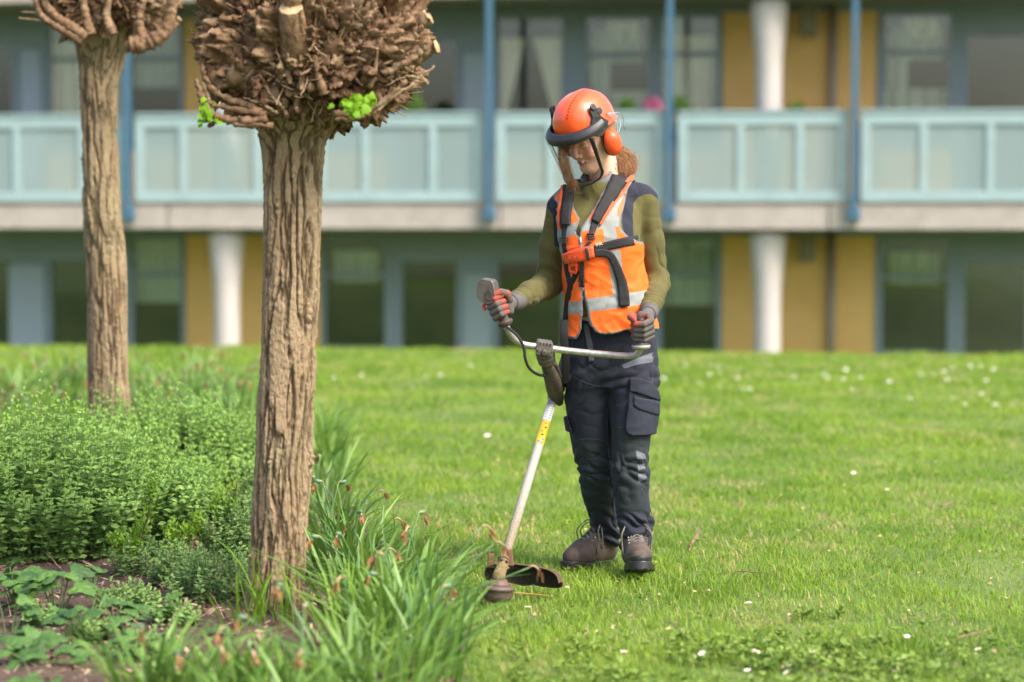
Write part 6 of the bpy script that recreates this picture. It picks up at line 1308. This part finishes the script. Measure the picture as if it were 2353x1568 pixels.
def build_small():
    rg = np.random.default_rng(77)
    wh = simple('white_ray_petals', (.75, .74, .72), .7, var=(60, .3), col2=(.6, .5, .55)); ye = simple('yellow_disc', (.65, .40, .02), .7); st = simple('daisy_stalk', (.12, .22, .05), .7)
    root = empty('daisy', (0, 0, 0)); tag(root, 'small white daisy with yellow centre in the lawn', 'daisy', 'daisies scattered in the lawn')
    n = 14; Vp, Fp = [], []
    for k in range(n):
        a = k*2*math.pi/n; c, s = math.cos(a), math.sin(a); pl = [(.003, -.0012), (.010, -.0019), (.0125, 0), (.010, .0019), (.003, .0012)]; b = len(Vp)
        for r_, w_ in pl: Vp.append((r_*c-w_*s, r_*s+w_*c, .040+.25*r_)); 
        Fp.append([b, b+1, b+2, b+3, b+4])
    me = lambda nm, V, F, m: MB().add(V, F).build(nm, m, root)
    me('petals', Vp, Fp, wh); V, F = lathe([(.0042, .040), (.004, .0425), (.002, .044)], (0, 0, 0), (0, 0, 1), 10); me('disc', V, F, ye); V, F = tube([(0, 0, 0), (.002, 0, .02), (0, 0, .040)], .0009, 4); me('stalk', V, F, st)
    near = [(1213, 1396, 'small white daisy closest to the right of the black trimmer head'), (1722, 1386, 'upper of two white daisies right of the boots, low in the lawn'), (1720, 1400, 'lower of two white daisies right of the boots, low in the lawn'), (1514, 1470, 'lone daisy in the weeds below the boots'), (1640, 1510, 'daisy near the bottom of the lawn, leftmost of the bottom row'), (1823, 1530, 'middle daisy of the three close to the bottom edge'), (1822, 1542, 'daisy touching the bottom edge, middle of the lawn'), (1868, 1524, 'daisy at the bottom right of the middle pair'), (1870, 1500, 'daisy above the pair at the bottom of the lawn'), (2256, 1492, 'daisy in the weeds at the lower right'), (2037, 1125, 'lone bright daisy half way up the lawn at the right'), (1948, 1074, 'upper of a close pair of daisies right of the knees'), (1958, 1086, 'lower of a close pair of daisies right of the knees')]
    pts = [(G(u, v, .04), lb) for u, v, lb in near]
    for u, v in ((1680, 1035), (1705, 1028), (1830, 1000), (1850, 1002), (2120, 860), (2135, 858), (2150, 862), (1960, 880), (1120, 1000), (1140, 1005), (770, 868), (830, 862), (1850, 945), (2200, 945), (2215, 930), (2240, 932), (2255, 935), (2290, 930), (2300, 945), (2330, 930), (2175, 930), (1640, 870), (1725, 875)): pts.append((G(u, v, .04), None))
    for k in range(120): u = rg.uniform(1600, 2380) if k < 90 else rg.uniform(740, 1600); v = 838+rg.exponential(28); pts.append((G(u, min(v, 960), .04), None))
    for k in range(6): pts.append((G(rg.uniform(1150, 2300), rg.uniform(1450, 1560), .04), None))
    kids = [o for o in bpy.data.objects if o.parent == root]
    for i, (p, lb) in enumerate(pts):
        far = p[1] > 11; s = (.95 if not far else 1.25)*rg.uniform(.8, 1.15)
        if i == 0: o = root
        else:
            o = root.copy(); COL.objects.link(o)
            for ch in kids: c = ch.copy(); COL.objects.link(c); c.parent = o
        if p[1] > ridge_y(p[0])-.2: p = p*np.array([.97, .97, 1])
        o.location = (p[0], p[1], 0); o.scale = (s, s, 1); o.rotation_euler = (rg.normal(0, .15)-.25, rg.normal(0, .2), rg.random()*6); o['label'] = lb or ('small daisy in the mown lawn away from the boots' if not far else 'out-of-focus white daisy in the far lawn'); o['group'] = 'near daisies in the lawn' if not far else 'far daisies in the lawn'
        if lb: del o['group']
    # a forked twig standing in the lawn, loose twigs
    tw = simple('brown_twig', (.16, .09, .05), .85, var=(60, .8), col2=(.30, .20, .12))
    def twig(paths, lb, r=.0028, Y=None):
        b = None; mb = MB()
        for path in paths:
            pp = [G(u, v, z) for u, v, z in path]; b = pp[0] if b is None else b; V, F = tube(smooth_path(pp, 14)+rg.normal(0, .0008, (14, 3)), np.linspace(r*1.3, r*.6, 14), 6); mb.add(V, F)
        o = mb.build('twig', tw, None); tag(o, lb, 'twig', None)
    twig([[(1582, 1268, .0), (1588, 1250, .03), (1605, 1222, .07), (1612, 1203, .10)], [(1588, 1250, .03), (1602, 1232, .05), (1604, 1212, .07)], [(1582, 1268, .01), (1592, 1246, .02), (1608, 1240, .03)]], 'forked brown twig standing up in the grass right of the boots', .0032)
    twig([[(1890, 1175, .03), (1905, 1192, .035), (1935, 1214, .02)]], 'thin bent twig lying in the grass right of the forked twig', .002); twig([[(1690, 1313, .03), (1740, 1316, .035), (1780, 1322, .03)]], 'thin straight dry stalk lying right of the boots', .0018); twig([[(2200, 1465, .03), (2240, 1456, .035), (2270, 1448, .03)]], 'short brown twig near the lower right corner', .0025); twig([[(2163, 1163, .03), (2177, 1158, .035), (2190, 1153, .03)]], 'stubby pale twig high at the right of the lawn', .004); twig([[(1540, 1430, .03), (1565, 1452, .035), (1590, 1475, .03)]], 'dark thin twig in the weeds below the boots', .0018); twig([[(885, 1165, .03), (930, 1161, .035), (960, 1160, .03)]], 'pale straw lying on the lawn behind the withered daffodils', .002)
    # lawn edge: fallen withered leaves
    n = 220; u = rg.uniform(1080, 2353, n); v = rg.uniform(1000, 1560, n); p = np.array([G(a, b, .03) for a, b in zip(u, v)]); V, F = scatter(TVL, TFL, p, rot_from(rg.normal(size=(n, 3))*np.array([1, 1, .3]), np.array([[0, 0, 1.]])+.5*rg.normal(size=(n, 3))), rg.uniform(.008, .02, n)); tag(mesh_obj('leaf_litter', V, F, simple('brown_litter', (.33, .21, .12), .9, var=(10, 1), col2=(.5, .38, .22))), 'tiny dry leaf bits scattered over the lawn', kind='stuff')
    # tufts of grass hiding the lower edge of boots
if want('plants'): build_plants()
if want('small'): build_small()
# ================================================================== tidy up
for o_ in list(bpy.data.objects):
    if '_local' in o_: del o_['_local']
